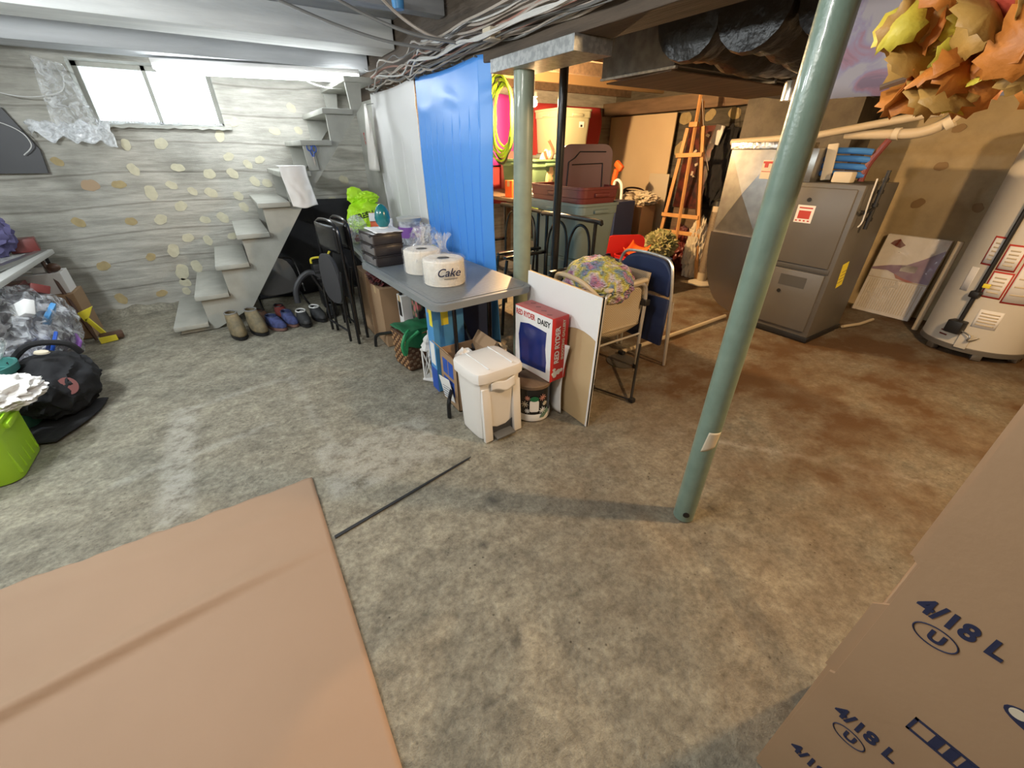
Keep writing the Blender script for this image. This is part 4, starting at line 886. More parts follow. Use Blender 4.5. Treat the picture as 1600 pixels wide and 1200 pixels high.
# boards leaning by the tin
t = thing('foam_board','large white-faced board with a brown back standing on edge beside the boxed game','board',(1.46,1.42,0.0))
bm = nb(); prism(bm,[(0.0,0.0,0),(0.0,0.66,0),(0.02,0.66,0.80),(0.02,0.0,0.80)],(0.012,0,0)); obj('board', bm, 'cardboard_pale', t, smooth=False)
bm = nb(); pts=[(0.018,0.0,0.80),(0.018,0.66,0.80),(0.012,0.66,0.50)]
for i in range(9): u=i/8; pts.append((0.012+0.0,0.42-0.42*u,0.46+0.11*math.sin(u*2.4)+0.02*u))
prism(bm, pts, (-0.004,0,0)); obj('white_face', bm, 'white_paper', t, smooth=False)
bm = nb(); prism(bm,[(-0.003,0.0,0),(-0.003,0.012,0),(0.017,0.012,0.80),(0.017,0.0,0.80)],(0.018,0,0)); obj('white_edge', bm, 'white', t, smooth=False)
bm = nb(); sheet(bm, lambda u,v: (1.44-0.025*math.sin(u*2.5)-0.03*v*(1-u), 1.60+0.13*u+0.03*math.sin(v*3), 0.46*(1-v)+0.012), 10, 20)
tag(obj('poster_sheet', bm, 'white_paper', solid=0.003),'curled white sheet standing between the tin and the board','sheet')
# ---------------------------------------------------------------- posts and plate
t = thing('support_post','pale green steel post between the blue curtain and the black post','post',(1.58,2.31,0))
bm = nb(); cyl(bm,(0,0,0.006),(0,0,1.835),0.058,n=40); obj('pipe', bm, 'green_post_pale', t)
bm = nb(); bx(bm,-0.09,0.09,-0.09,0.09,-0.004,0.006,0.002); obj('base_plate', bm, 'green_post_pale', t)
t = thing('support_post','tall dark green steel post standing alone on the open floor','post',(1.37,0.66,0))
bm = nb(); cyl(bm,(0,0,0.0),(0,0,2.20),0.044,n=40); obj('pipe', bm, 'green_post', t)
bm = nb(); sheet(bm, lambda u,v: (0.0452*math.cos(R(195)+u*R(65)+0.25*v),0.0452*math.sin(R(195)+u*R(65)+0.25*v),0.40+0.10*v+0.03*u*(1-v)),8,8); obj('masking_tape', bm, 'cream', t, solid=0.001)
bm = nb(); lathe(bm,[(0,0),(0.014,0),(0.014,0.003),(0.009,0.0031),(0,0.0031)],16); obj('bolt_hole', bm, 'black', t, loc=(-0.044*math.cos(R(40)),-0.044*math.sin(R(40)),0.045), rot=(R(90),0,R(-50)))
bm = nb(); bx(bm,1.475,1.71,1.77,2.50,1.836,1.899,0.002)
tag(obj('steel_plate', bm, 'galvanised', smooth=False),'galvanised steel plate between the beam and the pale green post','plate')
bm = nb(); cyl(bm,(2.05,2.54,0.0),(2.05,2.54,2.15),0.030,n=24); tag(obj('support_post', bm, 'black_gloss'),'thin black post right of the pale green post','post')

# ---------------------------------------------------------------- aluminium armchair with blanket
mat('woven', (0.42,0.35,0.24), 0.75)
def woven_mat():
    m = M['woven']; nt = m.node_tree; b = nt.nodes['Principled BSDF']; tc = nt.nodes.new('ShaderNodeTexCoord'); ck = nt.nodes.new('ShaderNodeTexChecker'); ck.inputs['Scale'].default_value = 130
    ck.inputs[1].default_value=(0.50,0.42,0.30,1); ck.inputs[2].default_value=(0.30,0.24,0.16,1); nt.links.new(tc.outputs['Object'], ck.inputs[0]); nt.links.new(ck.outputs[0], b.inputs['Base Color'])
woven_mat()
t = thing('garden_armchair','aluminium garden armchair with beige woven seat holding the knitted blanket','chair',(2.08,2.05,0))
for s in (-1,1):
    y = s*0.25
    bm = nb(); tube(bm,[(-0.215,y,0.0),(-0.20,y,0.30),(-0.19,y,0.58),(-0.16,y,0.635),(-0.10,y,0.65),(0.10,y,0.665),(0.16,y,0.66),(0.20,y,0.62),(0.215,y,0.50),(0.215,y,0.30),(0.225,y,0.0)],0.0125,10,k=4); obj('side_frame', bm, 'chrome', t)
    bm = nb(); box(bm,(-0.0,y,0.678),(0.38,0.046,0.028),(0,R(-3),0),0.012,3); obj('armrest', bm, 'beige_plastic', t)
    bm = nb(); tube(bm,[(-0.20,y,0.28),(0.215,y,0.285)],0.008,8); obj('side_brace', bm, 'chrome', t)
    for x in (-0.215,0.225):
        bm = nb(); cyl(bm,(x,y,-0.002),(x,y,0.028),0.017,n=14); obj('rubber_foot', bm, 'black', t)
bm = nb(); bx(bm,0.19,0.24,-0.275,-0.225,0.50,0.545,0.006); obj('joint', bm, 'black', t)
bm = nb(); sheet(bm, lambda u,v: (-0.20+0.38*u+0.03*(1-v), -0.225+0.02*math.sin(u*3.1), 0.34+0.29*v-0.05*(1-v)*math.sin(u*3.1)+0.02*u), 16, 10); obj('woven_side', bm, 'woven', t, solid=0.012)
bm = nb(); sheet(bm, lambda u,v: (-0.20+0.40*u, -0.23+0.46*v, 0.36-0.03*math.sin(u*3.1)*math.sin(v*3.1)), 12, 12); obj('seat', bm, 'woven', t, solid=0.012)
bm = nb(); sheet(bm, lambda u,v: (0.19+0.06*v, 0.23-0.46*u, 0.36+0.36*v), 12, 12); obj('backrest', bm, 'woven', t, solid=0.012)
bm = nb(); tube(bm,[(-0.20,-0.23,0.60),(-0.27,-0.12,0.70),(-0.28,0.05,0.72),(-0.23,0.2,0.68),(-0.20,0.25,0.60)],0.016,10,k=5); obj('front_tube', bm, 'beige_plastic', t)
def knit_mat():
    m = mat('knit', (0.35,0.32,0.36), 0.95); nt = m.node_tree; b = nt.nodes['Principled BSDF']; L = nt.links.new
    tc = nt.nodes.new('ShaderNodeTexCoord'); w = nt.nodes.new('ShaderNodeTexNoise'); w.inputs['Scale'].default_value = 6; w.inputs['Detail'].default_value=2; L(tc.outputs['Object'], w.inputs['Vector'])
    r = nt.nodes.new('ShaderNodeValToRGB'); e = r.color_ramp.elements
    e[0].position=0.30; e[0].color=(0.10,0.13,0.19,1); e[1].position=0.70; e[1].color=(0.42,0.40,0.36,1)
    for p,c in ((0.38,(0.50,0.22,0.36,1)),(0.45,(0.58,0.55,0.56,1)),(0.52,(0.55,0.52,0.10,1)),(0.58,(0.16,0.26,0.38,1)),(0.63,(0.45,0.24,0.44,1))): a = e.new(p); a.color = c
    L(w.outputs['Fac'], r.inputs[0])
    v = nt.nodes.new('ShaderNodeTexVoronoi'); v.inputs['Scale'].default_value = 55; mp = nt.nodes.new('ShaderNodeMapping'); mp.inputs['Scale'].default_value=(1,1,1.6); L(tc.outputs['Object'], mp.inputs[0]); L(mp.outputs[0], v.inputs['Vector'])
    L(r.outputs[0], b.inputs['Base Color'])
    bp = nt.nodes.new('ShaderNodeBump'); bp.inputs['Strength'].default_value=1; bp.inputs['Distance'].default_value=0.02; bp.invert=True; L(v.outputs['Distance'], bp.inputs['Height']); L(bp.outputs[0], b.inputs['Normal'])
knit_mat()
bm = nb(); blob(bm,(0,0,0.16),(0.22,0.25,0.16),51,0.10,1.6,6,flat=-0.95)
for v in bm.verts:   # rows of fat stitches
    k_ = 0.006*abs(math.sin(v.co.x*55+v.co.z*40))*abs(math.sin(v.co.y*55)); v.co += v.normal*k_ if v.normal.length else Vector((0,0,k_))
tag(obj('knitted_blanket', bm, 'knit', loc=(2.03,2.02,0.50)),'multicoloured chunky knitted blanket piled on the garden armchair','blanket')
simple_blob('knitted_blanket','dark grey knitted cloth under the colourful blanket, left side of the armchair','cloth','dark_grey',(1.93,2.10,0.385),(0.12,0.15,0.14),52,0.15,2,5)
# navy folding chair behind it
t = thing('folding_chair','navy folding chair with chrome frame standing right behind the garden armchair','folding chair',(2.42,1.95,0),0)
bm = nb(); sheet(bm, lambda u,v: (0.03*math.sin(u*3.1), 0.24-0.48*u, 0.56+0.25*v*(1-abs(2*u-1)**4*0.5)), 18, 8); obj('backrest', bm, 'navy', t, solid=0.014)
bm = nb(); tube(bm,[(0.10,-0.25,0.0),(0.03,-0.255,0.45),(-0.0,-0.25,0.66),(0,-0.21,0.79),(0,-0.1,0.82),(0,0.1,0.82),(0,0.21,0.79),(0,0.25,0.66),(0.03,0.255,0.45),(0.10,0.25,0.0)],0.011,8,k=4); obj('frame', bm, 'chrome', t)
bm = nb(); bx(bm,0.045,0.075,-0.21,0.21,0.16,0.52,0.008); obj('seat', bm, 'navy', t)
bm = nb(); tube(bm,[(0.09,-0.225,0.50),(0.13,-0.23,0.0)],0.010,8); obj('leg', bm, 'chrome', t)
bm = nb(); tube(bm,[(0.09,0.225,0.50),(0.13,0.23,0.0)],0.010,8); obj('leg', bm, 'chrome', t)
t = thing('floor_stand','thin black tube stand lying on the floor below the garden armchair','stand',(0,0,0))
bm = nb(); tube(bm,[(1.80,1.74,0.012),(1.90,1.47,0.012)],0.007,8); tube(bm,[(1.90,1.47,0.012),(2.22,1.72,0.16),(2.30,1.78,0.20)],0.009,8); obj('tube_frame', bm, 'black', t)
for p in ((1.80,1.74),(1.905,1.465)):
    bm = nb(); box(bm,(p[0],p[1],0.013),(0.035,0.035,0.03),bev=0.006); obj('rubber_foot', bm, 'black', t)

# ---------------------------------------------------------------- black metal garden chairs
def metal_chair(label, loc, rz):
    t = thing('metal_armchair', label, 'chair', loc, rz)
    bm = nb(); tube(bm,[(0,-0.33,0.985),(0,-0.28,0.995),(0,0.28,0.995),(0,0.33,0.985)],0.020,8,k=3); obj('top_rail', bm, 'black_gloss', t)
    for y in (-0.13,0.13):
        bm = nb(); tube(bm,[(-0.02,y-0.11,0.46),(-0.01,y-0.12,0.75),(0,y-0.08,0.90),(0,y,0.95),(0,y+0.08,0.90),(-0.01,y+0.12,0.75),(-0.02,y+0.11,0.46)],0.011,8,k=4); obj('back_hoop', bm, 'black_gloss', t)
    for s in (-1,1):
        bm = nb(); tube(bm,[(0.02,s*0.30,0.0),(0.0,s*0.28,0.45),(0.0,s*0.28,0.98)],0.014,8,k=3); obj('leg', bm, 'black_gloss', t)
        bm = nb(); tube(bm,[(-0.47,s*0.29,0.0),(-0.45,s*0.28,0.45),(-0.42,s*0.28,0.66)],0.014,8,k=3); obj('leg', bm, 'black_gloss', t)
        bm = nb(); box(bm,(-0.21,s*0.29,0.68),(0.46,0.05,0.025),bev=0.008); obj('armrest', bm, 'black_gloss', t)
    bm = nb(); bx(bm,-0.46,0.0,-0.27,0.27,0.43,0.48,0.012); obj('seat', bm, 'black_cloth', t)
metal_chair('black metal armchair with hooped back, half hidden behind the thin black post',(2.26,2.63,0),R(3))
metal_chair('black metal armchair seen between the blue curtain and the pale green post',(2.28,3.36,0),R(0))
carton('cardboard_box','small pale box lying on the dark things behind the pale green post',1.98,2.10,2.92,3.02,0.10,'cream',z=0.485)

# ---------------------------------------------------------------- storage totes
def tote(name,label,x0,x1,y0,y1,z0,h,m,lid_m=None,open_=True,group=None,rz=0):
    cx,cy=(x0+x1)/2,(y0+y1)/2; a,b_=(x1-x0)/2,(y1-y0)/2; t = thing(name,label,'tote',(cx,cy,z0),rz,group)
    bm = nb(); rings=[]
    prof=[(0.84,0.0),(0.86,0.01),(0.93,0.75*h),(0.935,0.80*h),(0.965,0.81*h),(0.97,0.95*h),(1.0,0.955*h),(1.0,h),(0.965,h),(0.95,0.9*h),(0.83,0.03),(0.0,0.03)] 
    for k,(s,z) in enumerate(prof):
        pts = rrect(-a*s,a*s,-b_*s,b_*s,max(0.07*s,0.002) if s>0.1 else 0.0001,5,z); rings.append([bm.verts.new(p) for p in pts])
    n=len(rings[0])
    for r0,r1 in zip(rings,rings[1:]):
        for j in range(n): bm.faces.new((r0[j],r0[(j+1)%n],r1[(j+1)%n],r1[j]))
    bm.faces.new(rings[0][::-1]); tub_ = obj('tub', bm, m, t)
    for s in (-1,1):
        bm = nb(); box(bm,(0,s*b_*0.985,h*0.86),(0.16,0.03,0.03),bev=0.008); obj('handle', bm, m, tub_); bm = nb(); box(bm,(s*a*0.985,0,h*0.86),(0.03,0.14,0.03),bev=0.008); obj('handle', bm, m, tub_)
    if lid_m:
        bm = nb(); prism(bm, rrect(-a*1.02,a*1.02,-b_*1.02,b_*1.02,0.07,5,h-0.01),(0,0,0.028)); prism(bm, rrect(-a*0.8,a*0.8,-b_*0.8,b_*0.8,0.06,5,h+0.018),(0,0,0.014)); obj('lid', bm, lid_m, t)
    return t
tote('storage_tote','grey-green storage tote at the bottom of the stack behind the metal armchair',2.34,2.80,2.60,3.36,0.0,0.60,'tote_grey','tote_grey')
tote('storage_tote','grey-green storage tote holding the nested red-brown tote',2.34,2.80,2.60,3.36,0.64,0.44,'tote_grey')
tote('storage_tote','red-brown open tote nested on top of the grey-green tote stack',2.35,2.79,2.61,3.35,0.78,0.42,'maroon')
t = thing('tote_lid','dusky maroon tote lid standing upright inside the red-brown tote','lid',(2.63,2.90,1.10),0,rot=(R(0),R(0),R(-28)))
bm = nb(); prism(bm,[(x,0.0,z) for x,z,_ in [(p[0],p[1],0) for p in rrect(-0.22,0.22,0.0,0.40,0.08,6)]],(0,0.018,0)); obj('lid_panel', bm, 'maroon_lid', t)
bm = nb(); tube(bm,[(-0.16,-0.004,0.06),(-0.15,-0.004,0.27),(-0.10,-0.004,0.30),(-0.06,-0.004,0.345),(0.16,-0.004,0.345)],0.005,6); tube(bm,[(0.15,-0.004,0.05),(0.14,-0.004,0.26),(-0.12,-0.004,0.25)],0.005,6); obj('moulded_ridge', bm, 'black', t)
for k,(z,h,m_) in enumerate(((0,0.36,'tote_pale'),(0.385,0.34,'navy'),(0.75,0.30,'maroon'),(1.075,0.31,'tote_pale'))):
    tote('storage_tote',('pale tote at the very bottom of the tall rear stack','navy tote second from the bottom of the tall rear stack','maroon tote in the middle of the tall rear stack','pale grey tote directly under the tall beige tote')[k],3.48,4.02,4.36,4.96,z,h,m_,'tote_grey')
t = tote('storage_tote','tall beige tote topmost of the rear stack, beside the glowing bulb',3.50,4.02,4.36,4.92,1.425,0.46,'tote_beige')
bm = nb(); bx(bm,-0.02,0.055,-0.282,-0.279,0.27,0.33); obj('label', bm, 'white_paper', t, smooth=False, loc=(0.06,0.012,0))
bm = nb(); bx(bm,0.0,0.03,-0.284,-0.282,0.275,0.30); obj('label_print', bm, 'black_ink', t, smooth=False, loc=(0.06,0.012,0))
tote('storage_tote','dark green tote on the back bench below the bulb',2.86,3.38,4.00,4.70,1.0,0.37,'tote_green')
t = thing('back_bench','dark wooden bench piled with totes along the back','bench',(3.05,4.45,0))
bm = nb(); bx(bm,-0.42,0.36,-0.62,0.9,0.96,0.998,0.003); obj('bench_top', bm, 'old_wood', t)
for x in (-0.38,0.32):
    for y in (-0.58,0.85):
        bm = nb(); bx(bm,x-0.03,x+0.03,y-0.03,y+0.03,0,0.96); obj('leg', bm, 'old_wood', t)
simple_blob('paper_sack','tan paper sack standing on the rim of the dark green tote','sack','cardboard_pale',(3.12,4.10,1.06),(0.10,0.08,0.22),61,0.15)
bm = nb(); tube(bm,[(3.06,4.06,1.45),(3.10,4.04,1.36),(3.16,4.03,1.44),(3.10,4.04,1.55)],0.016,8,k=5); tag(obj('brown_strap', bm, 'brown_leather'),'brown strap hanging over the tan paper sack','strap')
t = carton('orange_box','small orange box beside the edge of the blue curtain',2.66,2.80,4.10,4.24,0.17,'orange',z=0.999)
simple_blob('cloth_bag','crumpled white cloth between the orange box and the pale green post','cloth','white_paper',(2.72,3.90,0.999),(0.10,0.10,0.06),62,0.3)
bm = nb(); lathe(bm,[(0,0),(0.05,0),(0.055,0.15),(0,0.15)],20); tag(obj('glass_jar', bm, 'milky_film', loc=(2.74,4.02,0.999)),'small pale jar in front of the orange box','jar')
# magenta and red hangings on the back wall
mat('magenta', (0.62,0.06,0.42), 0.6, bump=(8,0.4)); mat('red_cloth', (0.42,0.035,0.035), 0.7, bump=(7,0.4))
bm = nb(); sheet(bm, lambda u,v: (3.02+0.62*u, 5.40+0.03*math.sin(u*10)-0.02*v, 2.08-0.80*v), 30, 12); tag(obj('magenta_cloth', bm, 'magenta', solid=0.005),'bright magenta cloth hanging behind the coiled green hose','cloth')
bm = nb(); sheet(bm, lambda u,v: (3.62+1.42*u+0.03*math.sin(v*4)*u, 5.36+0.04*math.sin(u*12)-0.03*v, 2.02-(0.5+0.75*(1-u)**2+0.15*(1-u))*v-0.02*u), 40, 16); tag(obj('red_blanket', bm, 'red_cloth', solid=0.006),'red blanket hanging on the back wall behind the bulb','blanket')
bm = nb(); sheet(bm, lambda u,v: (3.0+0.7*u, 5.33+0.03*math.sin(u*12)-0.03*v, 1.26-0.45*v), 20, 16); tag(obj('red_blanket', bm, 'red_cloth', solid=0.006),'dark red cloth hanging low below the magenta cloth','cloth')
bm = nb(); bx(bm,3.20,3.40,5.05,5.20,1.0,1.45,0.01); tag(obj('pink_box', bm, 'pinkish'),'pinkish box behind the dark green tote','box')
# hose
t = thing('garden_hose','coiled yellow-green garden hose hanging behind the blue curtain','hose',(2.62,4.28,1.78))
mat('hose_green', (0.36,0.62,0.03), 0.35); mat('hose_dark', (0.03,0.05,0.02), 0.5)
for i in range(8):
    bm = nb(); r_ = random.Random(i); a = 0.17+0.02*i*0.5; h_ = 0.27+0.012*i
    tube(bm,[(0.03*r_.random()-0.012*i+0.04, (a+0.01*r_.random())*math.cos(q)-0.02*i*0.3, -0.02+h_*math.sin(q)-0.05*(i%3)*(math.sin(q)<0)) for q in [k*2*math.pi/14 for k in range(14)]],0.010,8,closed=True,k=3)
    obj('coil', bm, 'hose_dark' if i in (2,5) else 'hose_green', t)
bm = nb(); cyl(bm,(0.0,0,0.24),(0.0,0,0.60),0.006,n=8); obj('hook', bm, 'steel', t)
# bulb
t = thing('bare_bulb','bare glowing bulb hanging from the joists behind the pale green post','light bulb',(2.72,3.80,1.845))
mat('bulb_glow_mat', (1,0.9,0.7), 0.3, emit=((1.0,0.63,0.30), 8500.0))
bm = nb(); bmesh.ops.create_uvsphere(bm,u_segments=24,v_segments=16,radius=0.030,matrix=Matrix.Translation((0,0,0))); bulb = obj('bulb', bm, 'bulb_glow_mat', t)
bm = nb(); lathe(bm,[(0,0.028),(0.014,0.028),(0.018,0.045),(0.026,0.05),(0.026,0.09),(0,0.09)],20); obj('socket', bm, 'white', t)
bm = nb(); tube(bm,[(0,0,0.09),(0.0,0.0,0.52)],0.004,6); obj('cord', bm, 'cable_white', t)

# cardboard panels leaning on the rear wall
for a,lab,m_ in (((5.40,5.418,4.24,5.46,0.0,1.90),'tall pale cardboard sheet leaning on the rear wall beside the easel','cardboard_light'),((5.28,5.295,4.10,4.44,0.0,1.17),'shorter pale board standing between the tall cardboard and the easel','cream')):
    bm = nb(); bx(bm,*a,0.001); tag(obj('cardboard_sheet', bm, m_, smooth=False),lab,'panel')
# black folding chair, plush box, navy tote, orange and white things
folded_chair('black folding chair standing folded against the tall cardboard sheet',(5.02,4.50,0),R(0),None)
bpy.data.objects[0]
t = carton('plush_box','cardboard box overflowing with cream plush in front of the black chair',4.72,5.0,4.02,4.36,0.80,'cardboard')
simple_blob('cream_plush','cream fluffy plush heaped on the cardboard box by the easel','plush','cream',(4.86,4.19,0.803),(0.20,0.24,0.09),71,0.35,3,5)
carton('navy_case','navy upright case left of the plush box',4.20,4.55,4.00,4.40,0.88,'navy')
carton('dark_box','dark box on the floor in front of the easel',4.55,4.78,3.62,3.95,0.42,'dark_grey')
t = thing('orange_toy','bright orange plastic toy on the navy case','toy',(4.40,4.22,0.882))
bm = nb(); tube(bm,[(0,0.05,0),(0,0.06,0.22),(0.0,0.03,0.36)],0.035,8,k=3); box(bm,(0,0.0,0.40),(0.06,0.14,0.08),(0.6,0,0),0.02); obj('body', bm, 'orange', t)
bm = nb(); tube(bm,[(-0.05,0.02,0.0),(-0.05,0.0,0.20),(-0.05,-0.06,0.24),(-0.05,-0.13,0.18),(-0.05,-0.15,0.02)],0.018,8,k=5); obj('hoop', bm, 'white', t)
# blue tote with red bin and orange dish
tote('storage_tote','navy tote holding the red bin in front of the easel',3.68,4.26,3.02,3.66,0.0,0.35,'navy')
tote('red_bin','bright red plastic bin nested in the navy tote',3.76,4.18,3.10,3.56,0.06,0.31,'red')
t = thing('red_lid','red rounded lid standing upright behind the red bin','tray',(4.02,3.56,0.30),R(-25))
bm = nb(); prism(bm,[(p[0],0,p[1]) for p in rrect(-0.28,0.22,0.0,0.26,0.09,6)],(0,0.02,0)); obj('red_lid_panel', bm, 'red', t)  # a red lid stood on edge
bm = nb(); sheet(bm, lambda u,v: (-0.16+0.32*u, -0.11+0.22*v, 0.05*abs(2*u-1)**2+0.06*abs(2*v-1)**3), 12, 12); tag(obj('orange_tray', bm, 'orange', solid=0.006, loc=(3.88,3.30,0.385), rot=(0.15,-0.12,0.4)),'orange plastic tray lying across the red bin','tray')
# foliage ball on a dark bag
mat('foliage_pale', (0.40,0.36,0.18), 0.7, nz=(14,(0.16,0.17,0.05),0.12))
simple_blob('dark_bag','dark bag under the pale foliage ball, left of the easel','bag','black_cloth',(4.48,3.42,0),(0.17,0.20,0.17),81,0.2)
bm = nb(); blob(bm,(0,0,0.13),(0.16,0.19,0.15),83,0.45,3.4,5); tag(obj('foliage_ball', bm, 'foliage_pale', loc=(4.46,3.42,0.30)),'ball of pale artificial foliage in front of the easel','foliage')

# ---------------------------------------------------------------- easel
t = thing('easel','tall wooden artist easel with splayed legs near the furnace','easel',(4.88,3.40,0))
def bar(nm,p0,p1,w,d,parent,m_='easel_wood'):
    p0=Vector(p0);p1=Vector(p1);dd=p1-p0; bm=nb(); q=dd.to_track_quat('Z','Y').to_matrix().to_4x4()
    bmesh.ops.create_cube(bm,size=1,matrix=Matrix.Translation((p0+p1)/2)@q@Matrix.Diagonal((d,w,dd.length,1))); bmesh.ops.bevel(bm,geom=bm.edges[:],offset=0.002,segments=1,affect='EDGES'); return obj(nm,bm,m_,parent,smooth=False)
bar('mast',(0.02,0.165,2.02),(-0.06,0.06,0.34),0.05,0.028,t)
bar('leg',(0.0,0.03,1.70),(-0.03,-0.33,0.0),0.045,0.025,t)
bar('leg',(0.02,0.255,1.69),(0.0,0.42,0.0),0.045,0.025,t)
bar('rear_leg',(0.05,0.14,1.95),(0.40,0.0,0.0),0.035,0.022,t)
for z,ya,yb in ((1.40,0.31,-0.05),(0.72,0.37,-0.18),(0.52,0.30,-0.22)):
    bar('crossbar',(-0.035,ya,z+0.0),(-0.035,yb,z+0.015),0.045,0.022,t)
bm = nb(); box(bm,(-0.03,0.14,1.72),(0.05,0.11,0.05),bev=0.004); obj('top_clamp', bm, 'easel_wood', t)
bm = nb(); tube(bm,[(0.01,0.13,1.97),(0.02,-0.02,1.5),(0.05,-0.12,1.25)],0.004,6); obj('chain', bm, 'cable_pale', t)
# dark framed picture and dark coats on the rear wall by the easel
t = thing('framed_picture','dark red picture with white flecks leaning behind the easel','picture',(5.30,3.72,0.0))
bm = nb(); box(bm,(0.0,0,1.25),(0.03,0.42,0.95),(0,R(4),0),0.003); obj('picture_panel', bm, mat('picture_red',(0.13,0.025,0.018),0.4,nz=(9,(0.03,0.012,0.01),0.1)), t)
for i in range(9):
    bm = nb(); r_=random.Random(i+3); box(bm,(-0.02,-0.17+0.34*r_.random(),0.85+0.8*r_.random()),(0.004,0.05,0.03),(r_.random()*3,0,0)); obj('white_fleck', bm, 'cream', t, smooth=False)
bm = nb(); bx(bm,-0.015,0.03,-0.21,0.21,0.0,0.78); obj('stand', bm, 'old_wood', t)
bm = nb(); blob(bm,(0,0,0),(0.10,0.20,0.42),91,0.2,2,5); tag(obj('dark_coat', bm, 'black_cloth', loc=(5.33,3.36,1.28)),'dark coat hanging on the rear wall beside the grey chimney','coat')
bm = nb(); box(bm,(0,0,0),(0.02,0.12,0.20),(0.2,0,0),0.004); tag(obj('white_card', bm, 'white', loc=(5.23,3.46,1.62)),'small white card pinned beside the dark coat','card')
simple_blob('cream_plush','pale stuffed plant-like bundle behind the easel legs','bundle','cream',(4.92,3.22,0.0),(0.11,0.12,0.38),93,0.35,3,5)
simple_blob('dark_bag','dark red bag behind the easel beneath the picture','bag','maroon',(5.12,3.62,0.0),(0.12,0.20,0.30),94,0.3,3,5)
t = thing('tower_fan','slim beige tower fan standing between the easel and the furnace','fan',(4.75,2.93,0))
bm = nb(); lathe(bm,[(0,0),(0.15,0),(0.15,0.015),(0.06,0.04),(0,0.04)],32); obj('base', bm, 'cream', t)
bm = nb(); lathe(bm,[(0.0,0.04),(0.052,0.04),(0.058,0.1),(0.058,0.90),(0.0,0.90)],28); obj('column', bm, 'beige_plastic', t)
bm = nb()
for i in range(14): a=R(130+i*8); cyl(bm,(0.059*math.cos(a),0.059*math.sin(a),0.14),(0.059*math.cos(a),0.059*math.sin(a),0.84),0.002,n=6)
obj('grille', bm, 'old_wood', t)
bm = nb(); lathe(bm,[(0.0,0.90),(0.06,0.90),(0.055,0.95),(0.035,0.97),(0,0.972)],28); obj('cap', bm, 'black', t)

# ---------------------------------------------------------------- furnace
mat('furnace_grey', (0.15,0.14,0.125), 0.42, 0.15, nz=(3,(0.125,0.117,0.105),0.3), bump=(90,0.03)); mat('furnace_dark', (0.07,0.067,0.063), 0.5)
mat('sheet_metal', (0.42,0.41,0.39), 0.30, 0.85, nz=(12,(0.33,0.325,0.31),0.15))
mat('sheet_metal_red', (0.30,0.27,0.26), 0.25, 0.9)
t = thing('furnace','grey gas furnace cabinet with two door panels beside the sheet-metal return duct','furnace',(3.90,1.31,0))
bm = nb(); bx(bm,0.0,0.62,0.0,0.66,0.03,1.235,0.006); obj('cabinet', bm, 'furnace_grey', t)
bm = nb(); bx(bm,-0.012,0.63,-0.012,0.672,0.0,0.045,0.003); obj('base', bm, 'black', t)
bm = nb(); bx(bm,-0.018,0.0,0.035,0.625,0.625,1.205,0.008); updoor = obj('upper_door', bm, 'furnace_grey', t)
bm = nb(); bx(bm,-0.018,0.0,0.035,0.625,0.085,0.575,0.008); lowdoor = obj('lower_door', bm, 'furnace_grey', t)
bm = nb(); bx(bm,-0.008,0.0,0.02,0.64,0.58,0.62,0.003); obj('door_seam', bm, 'furnace_dark', t)
bm = nb(); bx(bm,-0.0195,-0.018,0.27,0.40,0.945,1.075); o = obj('warning_label', bm, 'white_paper', updoor, smooth=False)
bm = nb(); bx(bm,-0.0205,-0.0195,0.29,0.38,0.975,1.035); [bx(bm,-0.0205,-0.0195,0.285+0.03*i,0.30+0.03*i,0.955,0.965) for i in range(4)]; bx(bm,-0.0205,-0.0195,0.285,0.385,1.05,1.06); obj('label_print', bm, 'red_ink', t, smooth=False)
for y,z in ((0.335,1.115),(0.335,0.385)):
    bm = nb(); lathe(bm,[(0,0),(0.016,0),(0.014,0.006),(0,0.006)],20); obj('knob', bm, 'black', updoor if z > 0.7 else lowdoor, loc=(-0.018,y,z), rot=(0,R(-90),0))
bm = nb(); bx(bm,-0.0195,-0.018,0.15,0.36,0.44,0.53); obj('nameplate', bm, 'furnace_dark', lowdoor, smooth=False)
bm = nb(); box(bm,(0.22,-0.0015,0.56),(0.10,0.002,0.20),(0,R(-10),0)); obj('yellow_tag', bm, 'yellow', t, smooth=False)
bm = nb(); [box(bm,(0.22+0.004*i,-0.003,0.50+0.03*i),(0.08,0.001,0.004),(0,R(-10),0)) for i in range(4)]; obj('tag_print', bm, 'old_wood', t, smooth=False)
bm = nb(); tube(bm,[(0.16,-0.045,1.33),(0.155,-0.045,1.05),(0.15,-0.045,0.93)],0.014,10); tube(bm,[(0.155,-0.045,1.08),(0.05,-0.05,1.06),(0.0,-0.02,1.06)],0.011,8); 
for z in (1.27,1.19,1.10,1.0): cyl(bm,(0.157,-0.045,z-0.012),(0.157,-0.045,z+0.012),0.021,n=14)
obj('gas_pipe', bm, 'black', t)
bm = nb(); tube(bm,[(0.02,-0.04,1.28),(0.0,-0.05,1.16),(0.03,-0.05,1.0),(-0.01,-0.05,0.96)],0.005,6,k=4); obj('control_wire', bm, 'cable_white', t)
# coil case and foil above
bm = nb(); bx(bm,0.03,0.60,0.40,0.66,1.236,1.47,0.004); obj('coil_case', bm, 'sheet_metal', t)
